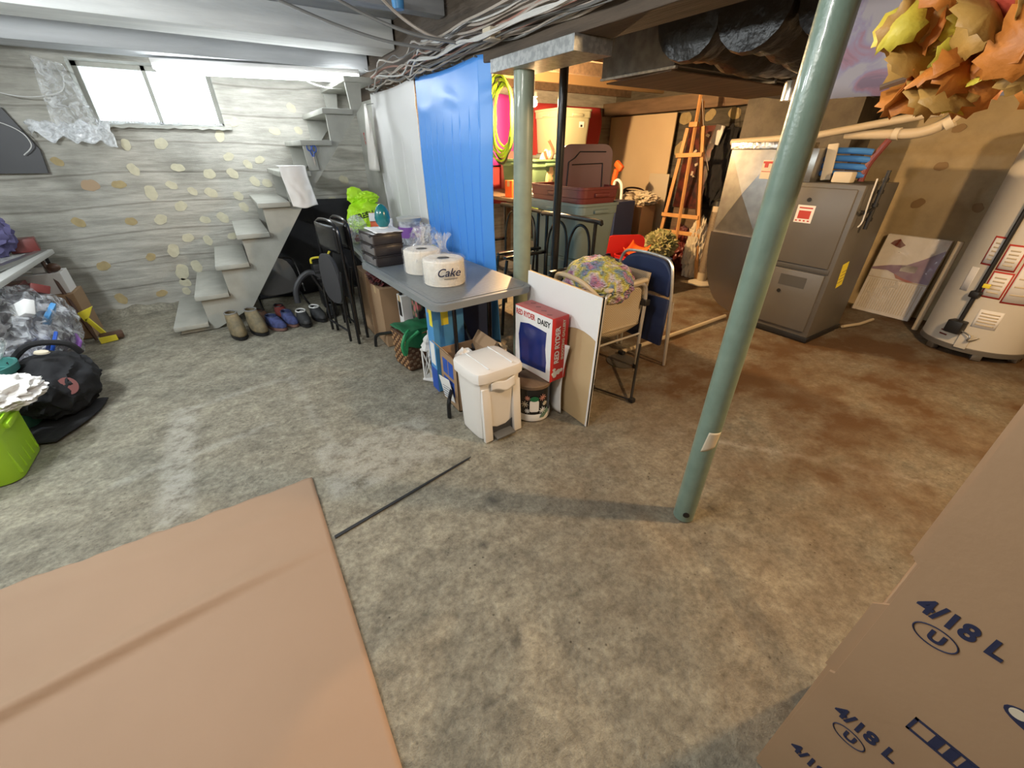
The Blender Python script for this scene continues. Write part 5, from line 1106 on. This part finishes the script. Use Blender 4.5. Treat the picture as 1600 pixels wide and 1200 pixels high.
# return duct with cross-broken face
t = thing('return_duct','creased sheet-metal return duct with a foil-taped top and rounded dark foot','duct',(3.90,1.985,0))
ya,yb,za,zb = 0.0,0.42,0.775,1.46
bm = nb(); c = bm.verts.new((-0.035,(ya+yb)/2,(za+zb)/2)); q = [bm.verts.new(p) for p in ((0,ya,za),(0,ya,zb),(0,yb,zb),(0,yb,za))]
r_ = [bm.verts.new((0.55,y,z)) for y,z in ((ya,za),(ya,zb),(yb,zb),(yb,za))]
for i in range(4): bm.faces.new((q[i],q[(i+1)%4],c)); bm.faces.new((q[i],q[(i+1)%4],r_[(i+1)%4],r_[i]))
bm.faces.new(r_); obj('creased_panel', bm, 'sheet_metal', t, smooth=False)
prof = [(yb+0.005,za)]+[(yb*math.cos(a)**0.8 if a<R(89) else 0.0, za-0.69*math.sin(a)) for a in [R(d) for d in range(0,90,9)]]+[(-0.02,0.06),(-0.02,za)]
bm = nb(); prism(bm,[(-0.03,y,z) for y,z in prof],(0.55,0,0)); obj('rounded_foot', bm, 'sheet_metal_red', t, angle=30)
bm = nb(); bx(bm,-0.012,0.56,-0.03,yb+0.012,zb,zb+0.055,0.006); obj('foil_tape', bm, 'foil', t)
bm = nb(); bx(bm,-0.022,-0.012,-0.08,0.10,1.245,1.385); obj('label', bm, 'cream', t, smooth=False, loc=(-0.004,0,0))
bm = nb(); bx(bm,-0.024,-0.022,-0.075,0.095,1.36,1.375); bx(bm,-0.024,-0.022,0.05,0.08,1.33,1.36); bx(bm,-0.024,-0.022,-0.075,0.095,1.298,1.303); obj('label_print', bm, 'red_ink', t, smooth=False, loc=(-0.004,0,0))
# pipes above the furnace
for k in range(4):
    bm = nb(); z = 1.29+0.052*k; tube(bm,[(4.06,1.92,z-0.01),(4.08,1.70,z+0.006),(4.08,1.50,z+0.004),(4.10,1.42,z-0.004)],0.022,10,k=4)
    tag(obj('blue_pipe', bm, 'pipe_blue'),('lowest','second','third','topmost')[k]+' of the four blue wrapped pipes running above the furnace','pipe','blue wrapped pipes above the furnace')
bm = nb(); box(bm,(4.03,1.655,1.375),(0.02,0.07,0.25),(R(-6),0,0),0.006); tag(obj('vent_pipe', bm, 'cream'),'flat cream strap crossing the blue pipes above the furnace','strap')
bm = nb(); bx(bm,3.97,4.06,1.45,1.58,1.238,1.315,0.012); tag(obj('control_box', bm, 'cream'),'small cream control box on top of the furnace','box')
bm = nb(); tube(bm,[(4.10,1.43,1.25),(4.10,1.42,1.36),(4.11,1.38,1.47),(4.12,1.36,1.52)],0.022,10,k=4); tag(obj('red_pipe', bm, 'maroon'),'dark red pipe bent up at the right end of the blue pipes','pipe')
bm = nb(); tube(bm,[(4.1,2.55,1.52),(4.1,1.86,1.555),(4.1,1.12,1.675)],0.026,14); tag(obj('vent_pipe', bm, 'pvc'),'long beige plastic vent pipe sloping up above the furnace','pipe')
bm = nb(); tube(bm,[(4.16,1.66,1.56),(4.16,1.36,1.555),(4.16,1.22,1.56),(4.16,1.12,1.60),(4.16,1.04,1.68),(4.18,0.95,1.80),(4.2,0.9,2.13)],0.034,14,k=4); tag(obj('vent_pipe', bm, 'pvc'),'thick beige plastic elbow pipe curving up to the joists','pipe')
for y in (1.10,1.36):
    bm = nb(); tube(bm,[(4.16,y,1.60 if y<1.2 else 1.556),(4.16,y-0.035,1.625 if y<1.2 else 1.556)],0.040,14); tag(obj('pipe_coupling', bm, 'cream'),('coupling on the upper bend of the thick beige elbow pipe','coupling on the level run of the thick beige elbow pipe')[int(y>1.2)],'coupling')
t = thing('supply_duct','dark rectangular duct hanging under the joists right of the steel plate','duct',(2.2,1.80,1.845))
bm = nb(); bx(bm,0,2.3,0,0.55,0,0.20,0.003); obj('duct_body', bm, 'duct_dark', t, smooth=False)
bm = nb(); bx(bm,0.0,0.02,-0.01,0.56,-0.012,0.0); obj('seam', bm, 'galvanised', t, smooth=False); bm = nb(); bx(bm,1.0,1.02,-0.01,0.56,-0.012,0.21); obj('seam', bm, 'galvanised', t, smooth=False)
bm = nb(); prism(bm,[(0.02,0.03,-0.018),(0.02,0.52,-0.03),(1.6,0.52,-0.03),(1.6,0.03,-0.018)],(0,0,0.006)); obj('underside_board', bm, 'old_wood', t, smooth=False)
for k,(y,z,r0) in enumerate(((1.60,1.97,0.15),(1.26,1.95,0.15),(0.95,1.93,0.13))):
    bm = nb()
    pts = [(2.0+0.14*i, y+0.03*math.sin(i*0.8+k), z+0.02*math.sin(i+k)) for i in range(20)]; 
    tube(bm, smoothpath(pts,3), [r0*(1+0.06*math.sin(i*2.1)+0.05*math.sin(i*0.7+k)) for i in range(19*3+1)], 18)
    tag(obj('flexible_duct', bm, 'black_foil'),('black wrapped flexible duct next to the rectangular duct','black wrapped flexible duct in the middle of the three under the joists','black wrapped flexible duct nearest the patterned cloth')[k],'duct','black wrapped flexible ducts under the joists')
cable('hanging_wire',[(1.75,2.2,2.12),(1.8,1.8,1.98),(1.85,1.5,1.96),(1.9,1.2,2.02)],0.004,'cable_pale','thin wire sagging in front of the dark rectangular duct',cat='wire')
for k,(y,x) in enumerate(((1.35,3.2),(1.05,3.2),(1.62,3.1))):
    bm = nb(); cyl(bm,(x,y,1.72),(x,y,1.82),0.045,n=20); tag(obj('metal_collar', bm, 'chrome'),('shiny metal collar under the ducts, middle one','shiny metal collar under the ducts, nearest the green post','shiny metal collar under the ducts, nearest the rectangular duct')[k],'collar')

# ---------------------------------------------------------------- filter pack, water heater
xf = lambda z: -0.0725+0.1622*z
t = thing('filter_pack','white pleated furnace filters wrapped in printed plastic, leaning on the right wall','filter',(5.36,1.01,0))
bm = nb(); prism(bm,[(-0.07,0,0),(-0.02,0,0),(0.10,0,0.74),(0.05,0,0.74)],(0,0.47,0)); obj('filter_frame', bm, 'white_paper', t, smooth=False)
bm = nb()
for i in range(22): y=0.03+0.0195*i; box(bm,(xf(0.18),y,0.18),(0.006,0.006,0.30),(0,R(9.2),0))
obj('pleat', bm, 'cream', t, smooth=False)
mat('print_purple',(0.28,0.18,0.30),0.4)
def on_filter(nm, pts, m_): bm = nb(); prism(bm,[(xf(z),y,z) for y,z in pts],(-0.002,0,0)); return obj(nm,bm,m_,t,smooth=False)
on_filter('purple_print',[(0.0,0.35),(0.10,0.35),(0.20,0.37),(0.34,0.42),(0.47,0.41),(0.47,0.43),(0.34,0.47),(0.22,0.49),(0.12,0.56),(0.0,0.66)],'print_purple')
on_filter('white_sticker',[(0.13,0.43),(0.25,0.43),(0.25,0.49),(0.13,0.49)],'white')
on_filter('pink_print',[(0.10,0.35),(0.20,0.37),(0.28,0.40),(0.25,0.36),(0.16,0.34)],'pinkish')
bm = nb(); prism(bm,[(xf(0.345),0.0,0.345),(xf(0.345),0.47,0.345),(xf(0.338),0.47,0.338),(xf(0.338),0.0,0.338)],(-0.002,0,0)); obj('carton_line', bm, 'beige_plastic', t, smooth=False)
bm = nb(); prism(bm,[(xf(z),y,z) for y,z in ((0.30,0.66),(0.33,0.63),(0.37,0.64),(0.42,0.66),(0.40,0.69),(0.36,0.71),(0.33,0.68))],(-0.003,0,0)); obj('red_print', bm, 'maroon', t, smooth=False)
bm = nb(); sheet(bm, lambda u,v: (-0.082+0.125*v-0.004*math.sin(u*20+v*9), -0.004+0.478*u, 0.0+0.75*v), 30, 24); obj('plastic_wrap', bm, film('smooth_film',(0.95,0.95,0.97),0.05,0.12,5,0.5,0.2), t)
mat('tank_white',(0.60,0.57,0.50),0.35)
TX,TY,TR = 4.95,0.50,0.32
t = thing('water_heater','white cylindrical water heater with red-bordered labels at the right edge','water heater',(TX,TY,0))
bm = nb(); lathe(bm,[(0,0.07),(TR-0.01,0.07),(TR,0.08),(TR,1.60),(TR-0.03,1.64),(0,1.66)],72); obj('tank', bm, 'tank_white', t)
bm = nb(); lathe(bm,[(TR-0.02,0.045),(TR+0.004,0.05),(TR+0.004,0.085),(TR,0.09)],72); obj('bottom_band', bm, 'furnace_grey', t)
for k in range(6):
    a = R(60*k+20); bm = nb(); box(bm,((TR-0.04)*math.cos(a),(TR-0.04)*math.sin(a),0.023),(0.05,0.06,0.046),(0,0,a),0.004); obj('foot', bm, 'steel', t)
def patch(nm, a0,a1,z0,z1,m_,off=0.0015,sl=0.0):
    bm = nb(); sheet(bm, lambda u,v: ((TR+off)*math.cos(R(a0+(a1-a0)*u)),(TR+off)*math.sin(R(a0+(a1-a0)*u)),z0+(z1-z0)*v), 12, 2); return obj(nm,bm,m_,t,solid=0.001)
for (a0,a1,z0,z1) in ((151,162,0.72,0.90),(169,184,0.70,0.86),(169,186,0.50,0.67),(190,216,0.48,0.84),(176,200,0.26,0.40)):
    red = z0 > 0.3
    if red: patch('label_border',a0-1.5,a1+1.5,z0-0.012,z1+0.012,'red_ink',0.0008)
    patch('label',a0,a1,z0,z1,'white_paper',0.0018)
    for i in range(5): patch('label_print',a0+3,a1-3,z0+(z1-z0)*(0.14+0.16*i),z0+(z1-z0)*(0.14+0.16*i)+0.010,'beige_plastic',0.0028)
patch('label',176,214,0.92,1.12,'white_paper'); patch('label',142,152,0.50,0.68,'white_paper')
for z in (0.14,0.17): patch('print_line',148,158,z,z+0.012,'maroon')
bm = nb(); a=R(165); rr=TR+0.02; tube(bm,[(rr*math.cos(a),rr*math.sin(a),0.22),(rr*math.cos(a),rr*math.sin(a),1.62)],0.014,10); obj('black_conduit', bm, 'black', t)
bm = nb(); box(bm,(rr*math.cos(a)*1.02,rr*math.sin(a)*1.02,0.50),(0.05,0.06,0.05),(0,0,a),0.01); obj('pipe_union', bm, 'black', t); bm = nb(); box(bm,(rr*math.cos(a)*1.05,rr*math.sin(a)*1.05,0.24),(0.08,0.10,0.10),(0,0,a),0.01); obj('gas_valve', bm, 'black', t)
bm = nb(); a2=R(172); box(bm,(rr*math.cos(a2)*1.12,rr*math.sin(a2)*1.12,0.58),(0.01,0.04,0.03),(0,0,a2),0.002); obj('yellow_tag', bm, 'yellow', t)
bm = nb(); a3=R(182); tube(bm,[(rr*math.cos(R(170))*1.03,rr*math.sin(R(170))*1.03,0.22),(rr*math.cos(a3)*1.1,rr*math.sin(a3)*1.1,0.20),(rr*math.cos(a3)*1.1,rr*math.sin(a3)*1.1,0.16),(rr*math.cos(R(190)),rr*math.sin(R(190)),0.19)],0.006,6,k=4); obj('burner_tube', bm, 'steel', t)
bm = nb(); box(bm,((TR+0.012)*math.cos(R(178)),(TR+0.012)*math.sin(R(178)),0.14),(0.012,0.07,0.12),(0,0,R(178)),0.003); obj('access_cover', bm, 'tank_white', t)
bm = nb(); lathe(bm,[(0.0,1.66),(0.07,1.66),(0.05,1.75),(0.05,2.12),(0,2.12)],24); obj('flue', bm, 'galvanised', t)
bm = nb(); tube(bm,[(5.02,0.885,0.02),(5.02,0.885,0.4),(5.02,0.885,0.80)],0.022,10); tag(obj('drain_pipe', bm, 'pvc'),'slim plastic drain pipe standing left of the water heater','pipe')
bm = nb(); tube(bm,[(2.40,2.025,0.018),(3.2,2.03,0.018),(3.88,2.05,0.018)],0.017,10); tag(obj('floor_pipe', bm, 'pvc'),'beige plastic drain pipe lying on the floor left of the furnace','pipe')
bm = nb(); tube(bm,[(4.54,1.28,0.02),(4.75,1.22,0.02),(5.0,1.2,0.02)],0.014,8); tag(obj('floor_pipe', bm, 'pvc'),'short beige drain pipe on the floor between the furnace and the filters','pipe')
t = thing('floor_drain','round iron floor drain cover under the end of the beige floor pipe','drain',(2.30,1.93,0))
bm = nb(); lathe(bm,[(0,-0.006),(0.12,-0.006),(0.12,0.001),(0.10,0.003),(0,0.002)],32); obj('cover', bm, 'furnace_dark', t)
bm = nb(); box(bm,(0.09,0.09,0.014),(0.04,0.05,0.028),bev=0.006); obj('fitting', bm, 'black', t)

# ---------------------------------------------------------------- patterned cloth and autumn garland
def canvas_mat():
    m = mat('floral_print',(0.38,0.34,0.38),0.7); nt=m.node_tree; b=nt.nodes['Principled BSDF']; L=nt.links.new
    tc=nt.nodes.new('ShaderNodeTexCoord'); n=nt.nodes.new('ShaderNodeTexNoise'); n.inputs['Scale'].default_value=9; n.inputs['Detail'].default_value=7; n.inputs['Distortion'].default_value=0.8; L(tc.outputs['Object'],n.inputs['Vector'])
    r=nt.nodes.new('ShaderNodeValToRGB'); e=r.color_ramp.elements; e[0].position=0.30; e[0].color=(0.22,0.15,0.20,1); e[1].position=0.48; e[1].color=(0.40,0.36,0.38,1)
    a=e.new(0.36); a.color=(0.36,0.20,0.25,1); a=e.new(0.42); a.color=(0.32,0.28,0.38,1); L(n.outputs['Fac'],r.inputs[0]); L(r.outputs[0],b.inputs['Base Color'])
canvas_mat()
bm = nb(); sheet(bm, lambda u,v: (1.90+0.03*math.sin(u*5), 0.875-0.85*u+0.02*(1-v), 2.17-0.56*v-0.035*u+0.006*math.sin(u*9)), 24, 12)
tag(obj('patterned_cloth', bm, 'floral_print', solid=0.004),'pale purple flower-patterned cloth hanging behind the autumn leaves','cloth')
LEAF = [(0,-0.5),(0.07,-0.36),(0.22,-0.40),(0.27,-0.28),(0.44,-0.16),(0.40,-0.04),(0.46,0.14),(0.34,0.18),(0.26,0.30),(0.15,0.30),(0.10,0.42),(0.0,0.52)]
LEAF = LEAF + [(-x,y) for x,y in LEAF[-2:0:-1]]
for n_,c in (('leaf_orange',(0.66,0.22,0.03)),('leaf_yellow',(0.74,0.60,0.06)),('leaf_red',(0.62,0.09,0.05)),('leaf_tan',(0.56,0.31,0.07)),('leaf_rust',(0.32,0.10,0.03))):
    mat(n_, c, 0.55, nz=(22,tuple(k*0.65 for k in c),0.25), bump=(40,0.3))
t = thing('autumn_garland','bunch of artificial orange, yellow and red maple leaves hanging at the upper right','garland',(1.22,0.335,1.585))
bm = nb(); tube(bm,[(0.0,0.12,-0.02),(0.03,0.02,0.02),(0.05,-0.05,0.10),(0.04,-0.10,0.25),(0.04,-0.1,0.5),(0.04,-0.1,0.775)],0.006,6,k=5); obj('stem', bm, 'old_wood', t)
rl = random.Random(12)
for i in range(92):
    s = rl.uniform(0.075,0.125); m_ = rl.choice(('leaf_orange','leaf_orange','leaf_tan','leaf_tan','leaf_tan','leaf_yellow','leaf_yellow','leaf_red'))
    a = rl.random(); cx = rl.gauss(0,0.035); cy = 0.10-0.36*a+rl.gauss(0,0.02); cz = rl.gauss(0,1)*0.055+0.03+0.06*a
    cz = max(cz, -0.07+0.05*abs(a-0.30)/0.4)
    lim = 0.20+0.1*a; cz = min(cz, lim)
    bm = nb(); k1=rl.uniform(-0.25,0.35); c0 = bm.verts.new((0,0,0.004)); vs_ = [bm.verts.new((x*s,y*s,-k1*s*(x*x*2+y*y)+0.03*s*rl.uniform(-1,1))) for x,y in LEAF]
    for j in range(len(vs_)): bm.faces.new((c0,vs_[j],vs_[(j+1)%len(vs_)]))
    o = obj('leaf', bm, m_, t, solid=0.0008, angle=80, loc=(cx,cy,cz), rot=(rl.uniform(0.5,2.2),rl.uniform(-0.8,0.8),R(-70)+rl.uniform(-1.0,1.0)))

# ---------------------------------------------------------------- brown paper, cartons
mat('kraft_paper',(0.36,0.235,0.15),0.75,nz=(2.5,(0.33,0.215,0.135),0.3),bump=(3.5,0.35))
def paper(u,v):
    x = -2.3+2.28*u; y = -1.6+3.45*v
    if v > 0.999: y = 1.845+0.018*noise.noise(Vector((u*30,0,0)))+0.02*(u-0.5)*0.6
    d = (y-1.375-0.09*(x+0.02)+0.012*math.sin(x*4)); z = 0.0015+0.026*math.exp(-((d+0.008)/(0.018 if d<-0.008 else 0.05))**2)*min(1,(0.05-x)*1.6) + 0.003*(1+noise.noise(Vector((x*1.5,y*1.5,0))))
    z += 0.008*math.exp(-((y-1.62+0.15*x)/0.05)**2)+0.012*max(0,noise.noise(Vector((x*2.1+4,y*3.0,3))))
    return (x-0.03*(1-v)*0, y, z)
bm = nb(); sheet(bm, paper, 120, 260); tag(obj('kraft_paper', bm, 'kraft_paper', solid=0.001, angle=80),'large sheet of brown kraft paper lying on the floor at the lower left','paper')
KX = 0.80
t = thing('shipping_carton','large brown carton with 4/18 L lettering standing at the lower right corner','carton',(KX,0.0,0))
bm = nb(); prism(bm,[(0,0.0,0),(0,-0.8,0),(0,-0.8,1.30),(0,0.0,1.30),(0,0.0,0.86),(0,-0.012,0.852),(0,-0.012,0.50),(0,-0.004,0.495)],(0.006,0,0)); obj('front_panel', bm, 'cardboard', t, smooth=False)
bm = nb(); bx(bm,0.010,0.38,-0.8,-0.006,0.0,1.30,0.002); obj('carton_body', bm, 'cardboard', t, smooth=False)
bm = nb(); prism(bm,[(0.006,0.008,0.50),(0.006,-0.05,0.50),(0.006,-0.05,0.78),(0.006,0.006,0.72)],(0.004,0,0)); prism(bm,[(0.006,0.006,0.86),(0.006,-0.05,0.86),(0.006,-0.05,1.30),(0.006,0.006,1.30)],(0.004,0,0)); obj('side_flap', bm, 'cardboard', t, smooth=False)
bm = nb(); prism(bm,[(0.006,0.004,0.0),(0.006,-0.05,0.0),(0.006,-0.05,0.50),(0.006,0.004,0.50)],(0.004,0,0)); obj('side_flap', bm, 'cardboard', t, smooth=False)
for zt,yt,s in ((0.775,-0.036,0.046),(0.404,-0.045,0.046)):
    text('lettering','4/18 L',s,(-0.0012,yt,zt),FX,'ink',t,bold=0.0015,sx=0.88)
    bm = nb(); tube(bm,[(-0.0015,yt-0.040+0.028*math.cos(a),zt-0.033+0.020*math.sin(a)) for a in [i*2*math.pi/28 for i in range(28)]],0.0011,6,closed=True); obj('oval_mark', bm, 'ink', t)
    text('lettering','U',0.030,(-0.0012,yt-0.031,zt-0.043),FX,'ink',t,bold=0.0012)
text('lettering','4/18 L',0.046,(-0.0012,-0.03,0.18),FX,'ink',t,bold=0.0015,sx=0.88)
bm = nb(); y0,z0 = -0.125,0.555
for a in ((0,0.16,0.035,0.040),(0,0.16,0,0.005),(0,0.005,0,0.04),(0.155,0.16,0,0.04)): bx(bm,-0.0015,0.0,y0-a[1],y0-a[0],z0-0.04+a[2],z0-0.04+a[3])
for i in range(6): bx(bm,-0.0015,0.0,y0-0.03-0.02*i-0.013,y0-0.03-0.02*i,z0-0.034,z0-0.006)
obj('printed_frame', bm, 'ink', t, smooth=False)
bm = nb(); prism(bm,[(-0.0015,-0.235+0.062*math.cos(a),0.705+0.022*math.sin(a)) for a in [i*2*math.pi/30 for i in range(30)]],(0.0015,0,0)); obj('oval_logo', bm, 'ink', t, smooth=False)
bm = nb(); prism(bm,[(-0.0022,-0.188+0.010*math.cos(a),0.707+0.009*math.sin(a)) for a in [i*2*math.pi/20 for i in range(20)]],(0.0008,0,0)); obj('logo_dot', bm, 'cream', t, smooth=False)

# ---------------------------------------------------------------- pile along the left edge
t = thing('side_table','white-topped folding table at the left edge piled with bags','table',(-1.72,4.2,0))
bm = nb(); bx(bm,-0.38,0.38,-0.85,0.85,0.70,0.735,0.006); obj('tabletop', bm, 'tote_pale', t)
for x in (-0.33,0.33):
    for y in (-0.78,0.78):
        bm = nb(); cyl(bm,(x,y,0),(x,y,0.70),0.012,n=10); obj('leg', bm, 'black_gloss', t)
bm = nb(); box(bm,(-1.43,4.35,0.752),(0.055,1.35,0.03),(R(-2),0,R(-3)),0.004); tag(obj('metal_bar', bm, 'steel'),'pale grey metal bar lying along the front edge of the left table','bar')
bm = nb(); box(bm,(-1.48,5.0,0.79),(0.16,0.14,0.10),(0,0,0.2),0.004); tag(obj('maroon_box', bm, 'maroon'),'maroon box on the far corner of the left table','box')
bm = nb(); blob(bm,(-1.62,4.85,0.91),(0.16,0.12,0.17),101,0.25,2,4); tag(obj('blue_jacket', bm, mat('dusty_blue',(0.10,0.09,0.20),0.8)),'dusty blue clothing heaped at the far end of the left table','clothing')
bm = nb(); box(bm,(-1.58,4.68,0.97),(0.02,0.04,0.22),(0.5,0.3,0),0.004); tag(obj('red_strap', bm, 'red'),'red strap across the dusty blue clothing','strap')
bm = nb(); box(bm,(-1.56,4.30,0.86),(0.04,0.16,0.20),(0.3,0.2,0.3),0.006); tag(obj('white_box', bm, 'white_paper'),'white card box standing on the left table against the frame edge','box')
bm = nb(); tube(bm,[(-1.50,4.1,0.74),(-1.47,4.2,0.90),(-1.50,4.35,1.0),(-1.55,4.5,0.92)],0.012,8,k=4); tag(obj('black_cable', bm, 'black'),'thick black cord arching over the left table','cord')
# shelf of boxes at the far end
carton('cardboard_box','plain brown carton on the floor at the far end of the left pile',-1.66,-1.31,4.84,5.12,0.40,'cardboard')
carton('white_box','white carton stacked on the plain brown carton at the left',-1.60,-1.33,4.88,5.08,0.17,'white_paper',z=0.402)
carton('red_box','dark red printed carton leaning beside the white carton',-1.78,-1.52,4.60,4.80,0.56,'maroon')
carton('cardboard_box','small brown carton standing in front of the plain brown carton',-1.56,-1.40,4.52,4.74,0.36,'cardboard')
bm = nb(); bmesh.ops.create_uvsphere(bm,u_segments=20,v_segments=12,radius=0.05,matrix=Matrix.Translation((-1.365,4.93,0.609))@Matrix.Diagonal((0.9,0.8,0.7,1))); tag(obj('brown_jar', bm, 'brown_leather'),'small round brown jar on the white carton stack','jar')
for i,(y,z) in enumerate(((5.0,0.575),(4.94,0.575),(5.06,0.575))):
    bm = nb(); bx(bm,-1.50,-1.42,y-0.025,y+0.025,z,z+0.09 if i==0 else z+0.05,0.006); tag(obj('white_packet', bm, 'white'),'small white packet on top of the white carton','packet','white packets on the carton')
bar_t = thing('leaning_stick','dark wooden stick leaning diagonally against the left boxes','stick',(-1.36,4.85,0))
bar('stick',(0.06,-0.1,0.0),(-0.06,0.1,0.72),0.03,0.02,bar_t,'brown_leather')
t = thing('yellow_duster','yellow plastic broom head lying against the brown boxes','broom',(-1.30,4.72,0.0))
bm = nb(); prism(bm,[(-0.02,0,0.26),(0.09,0,0.30),(0.04,0,0.22),(0.0,0,0.18)],(0,0.03,0)); obj('dustpan', bm, 'yellow', t, smooth=False); bm = nb(); prism(bm,[(0.0,0,0.20),(0.03,0,0.21),(0.10,0,0.03),(0.07,0,0.02)],(0,0.02,0)); obj('handle', bm, 'yellow', t, smooth=False)
bm = nb(); prism(bm,[(0.05,-0.10,0.0),(0.16,-0.06,0.0),(0.15,-0.01,0.0),(0.05,-0.05,0.0)],(0,0,0.05)); obj('brush', bm, 'yellow', t)
bm = nb(); box(bm,(-1.18,4.70,0.035),(0.16,0.09,0.05),(0.1,0,0.2),0.012); tag(obj('brown_purse', bm, 'brown_leather'),'small brown leather pouch on the floor beside the yellow broom','pouch')
# bags
mat('mixed_print',(0.30,0.32,0.36),0.5)
bm = nb(); blob(bm,(0,0,0.33),(0.27,0.56,0.32),111,0.16,2.0,6,flat=-0.97); tag(obj('clear_bag', bm, 'clear_film', loc=(-1.46,4.02,0)),'big clear plastic bag stuffed with clothes and papers at the left','bag')
bm = nb(); blob(bm,(0,0,0.30),(0.24,0.56,0.29),112,0.25,2.6,5,flat=-0.97); tag(obj('grey_clothes', bm, mat('clothes_mix',(0.30,0.29,0.30),0.8,nz=(5,(0.07,0.06,0.075),0.10)), loc=(-1.47,4.02,0)),'heap of grey clothes inside the big clear bag','clothing')
for i,(x,y,z,m_,lab,s) in enumerate(((-1.245,3.95,0.46,'sky_blue','light blue packet high in the big clear bag',(0.03,0.17,0.12)),(-1.215,3.66,0.34,'blue','dark blue card in the front of the big clear bag',(0.02,0.16,0.15)),(-1.20,4.0,0.24,'purple','purple printed card low in the big clear bag',(0.02,0.22,0.08)),(-1.34,4.30,0.58,'maroon','dark red cloth at the top of the big clear bag',(0.10,0.2,0.06)),(-1.30,3.80,0.56,'white_paper','white printed sheet in the top of the big clear bag',(0.05,0.2,0.10)))):
    bm = nb(); box(bm,(0,0,0),s,(0.4-0.2*i,0.5,0.15*i),0.008); tag(obj('packet', bm, m_, loc=(x,y,z)),lab,'packet')
t = thing('black_tote_bag','black shopping bag with dark red print slumped beside the lime bin','bag',(-1.24,3.42,0))
bm = nb(); blob(bm,(0.02,0.0,0.17),(0.20,0.28,0.19),121,0.13,1.8,5,flat=-0.95); obj('bag_body', bm, 'black_cloth', t)
bm = nb(); tube(bm,[(-0.10,-0.02,0.36),(0.02,-0.02,0.45),(0.16,0.0,0.42),(0.20,0.02,0.34)],0.018,8,k=5); obj('handle', bm, 'black_cloth', t)
bm = nb(); lathe(bm,[(0,0),(0.045,0),(0.045,0.012),(0,0.012)],20,sy=1.2); obj('red_print', bm, 'maroon', t, loc=(0.13,-0.20,0.22), rot=(R(65),0,R(15)))
bm = nb(); lathe(bm,[(0,0),(0.035,0),(0.03,0.01),(0,0.012)],20,sy=0.6); tag(obj('paper_disc', bm, 'cream', loc=(-1.17,3.34,0.41), rot=(0.2,0.2,0)),'small cream disc on the black shopping bag','disc')
bm = nb(); sheet(bm, lambda u,v: (-1.36+0.33*u*(1-0.5*(1-v)**2), 3.0+0.46*v-0.05*u, 0.012+0.02*abs(noise.noise(Vector((u*4,v*4,1))))), 12,12); tag(obj('black_cloth', bm, 'black_cloth', solid=0.006),'black cloth spread on the floor under the black shopping bag','cloth')
t = thing('teal_tub','teal rimmed tub with white handle at the left frame edge','tub',(-1.42,3.28,0.40))
bm = nb(); lathe(bm,[(0.10,-0.40),(0.12,-0.05),(0.15,-0.04),(0.155,0.0),(0.14,0.0),(0.12,-0.08),(0,-0.08)],28); obj('tub', bm, mat('tub_teal',(0.06,0.22,0.20),0.5), t)
bm = nb(); tube(bm,[(0.05,-0.13,0.0),(0.12,-0.10,0.10),(0.13,0.0,0.14),(0.12,0.10,0.10),(0.05,0.13,0.0)],0.012,8,k=5); obj('handle', bm, 'milky_film', t)
bm = nb(); blob(bm,(0,0,0.05),(0.17,0.16,0.075),131,0.28,2.0,5); tag(obj('white_plastic_bag', bm, 'white_plastic', loc=(-1.28,2.95,0.30)),'crumpled white plastic bag on the rim of the lime green bin','bag')
t = tote('lime_bin','lime green ribbed plastic bin at the left frame edge',-1.64,-1.225,2.60,3.00,0.0,0.31,'lime_plastic')
for k in range(5):
    for s in (-1,1):
        bm = nb(); bx(bm,0.170,0.186,-0.14+0.06*k,-0.125+0.06*k,0.03,0.26,0.003); 
    obj('rib', bm, 'lime_plastic', t)
bm = nb(); tube(bm,[(-1.75,2.45,0.50),(-1.5,2.60,0.20),(-1.37,2.72,0.015)],0.016,8); tag(obj('stool_leg', bm, 'black'),'dark angled stand leg in front of the lime green bin','leg')
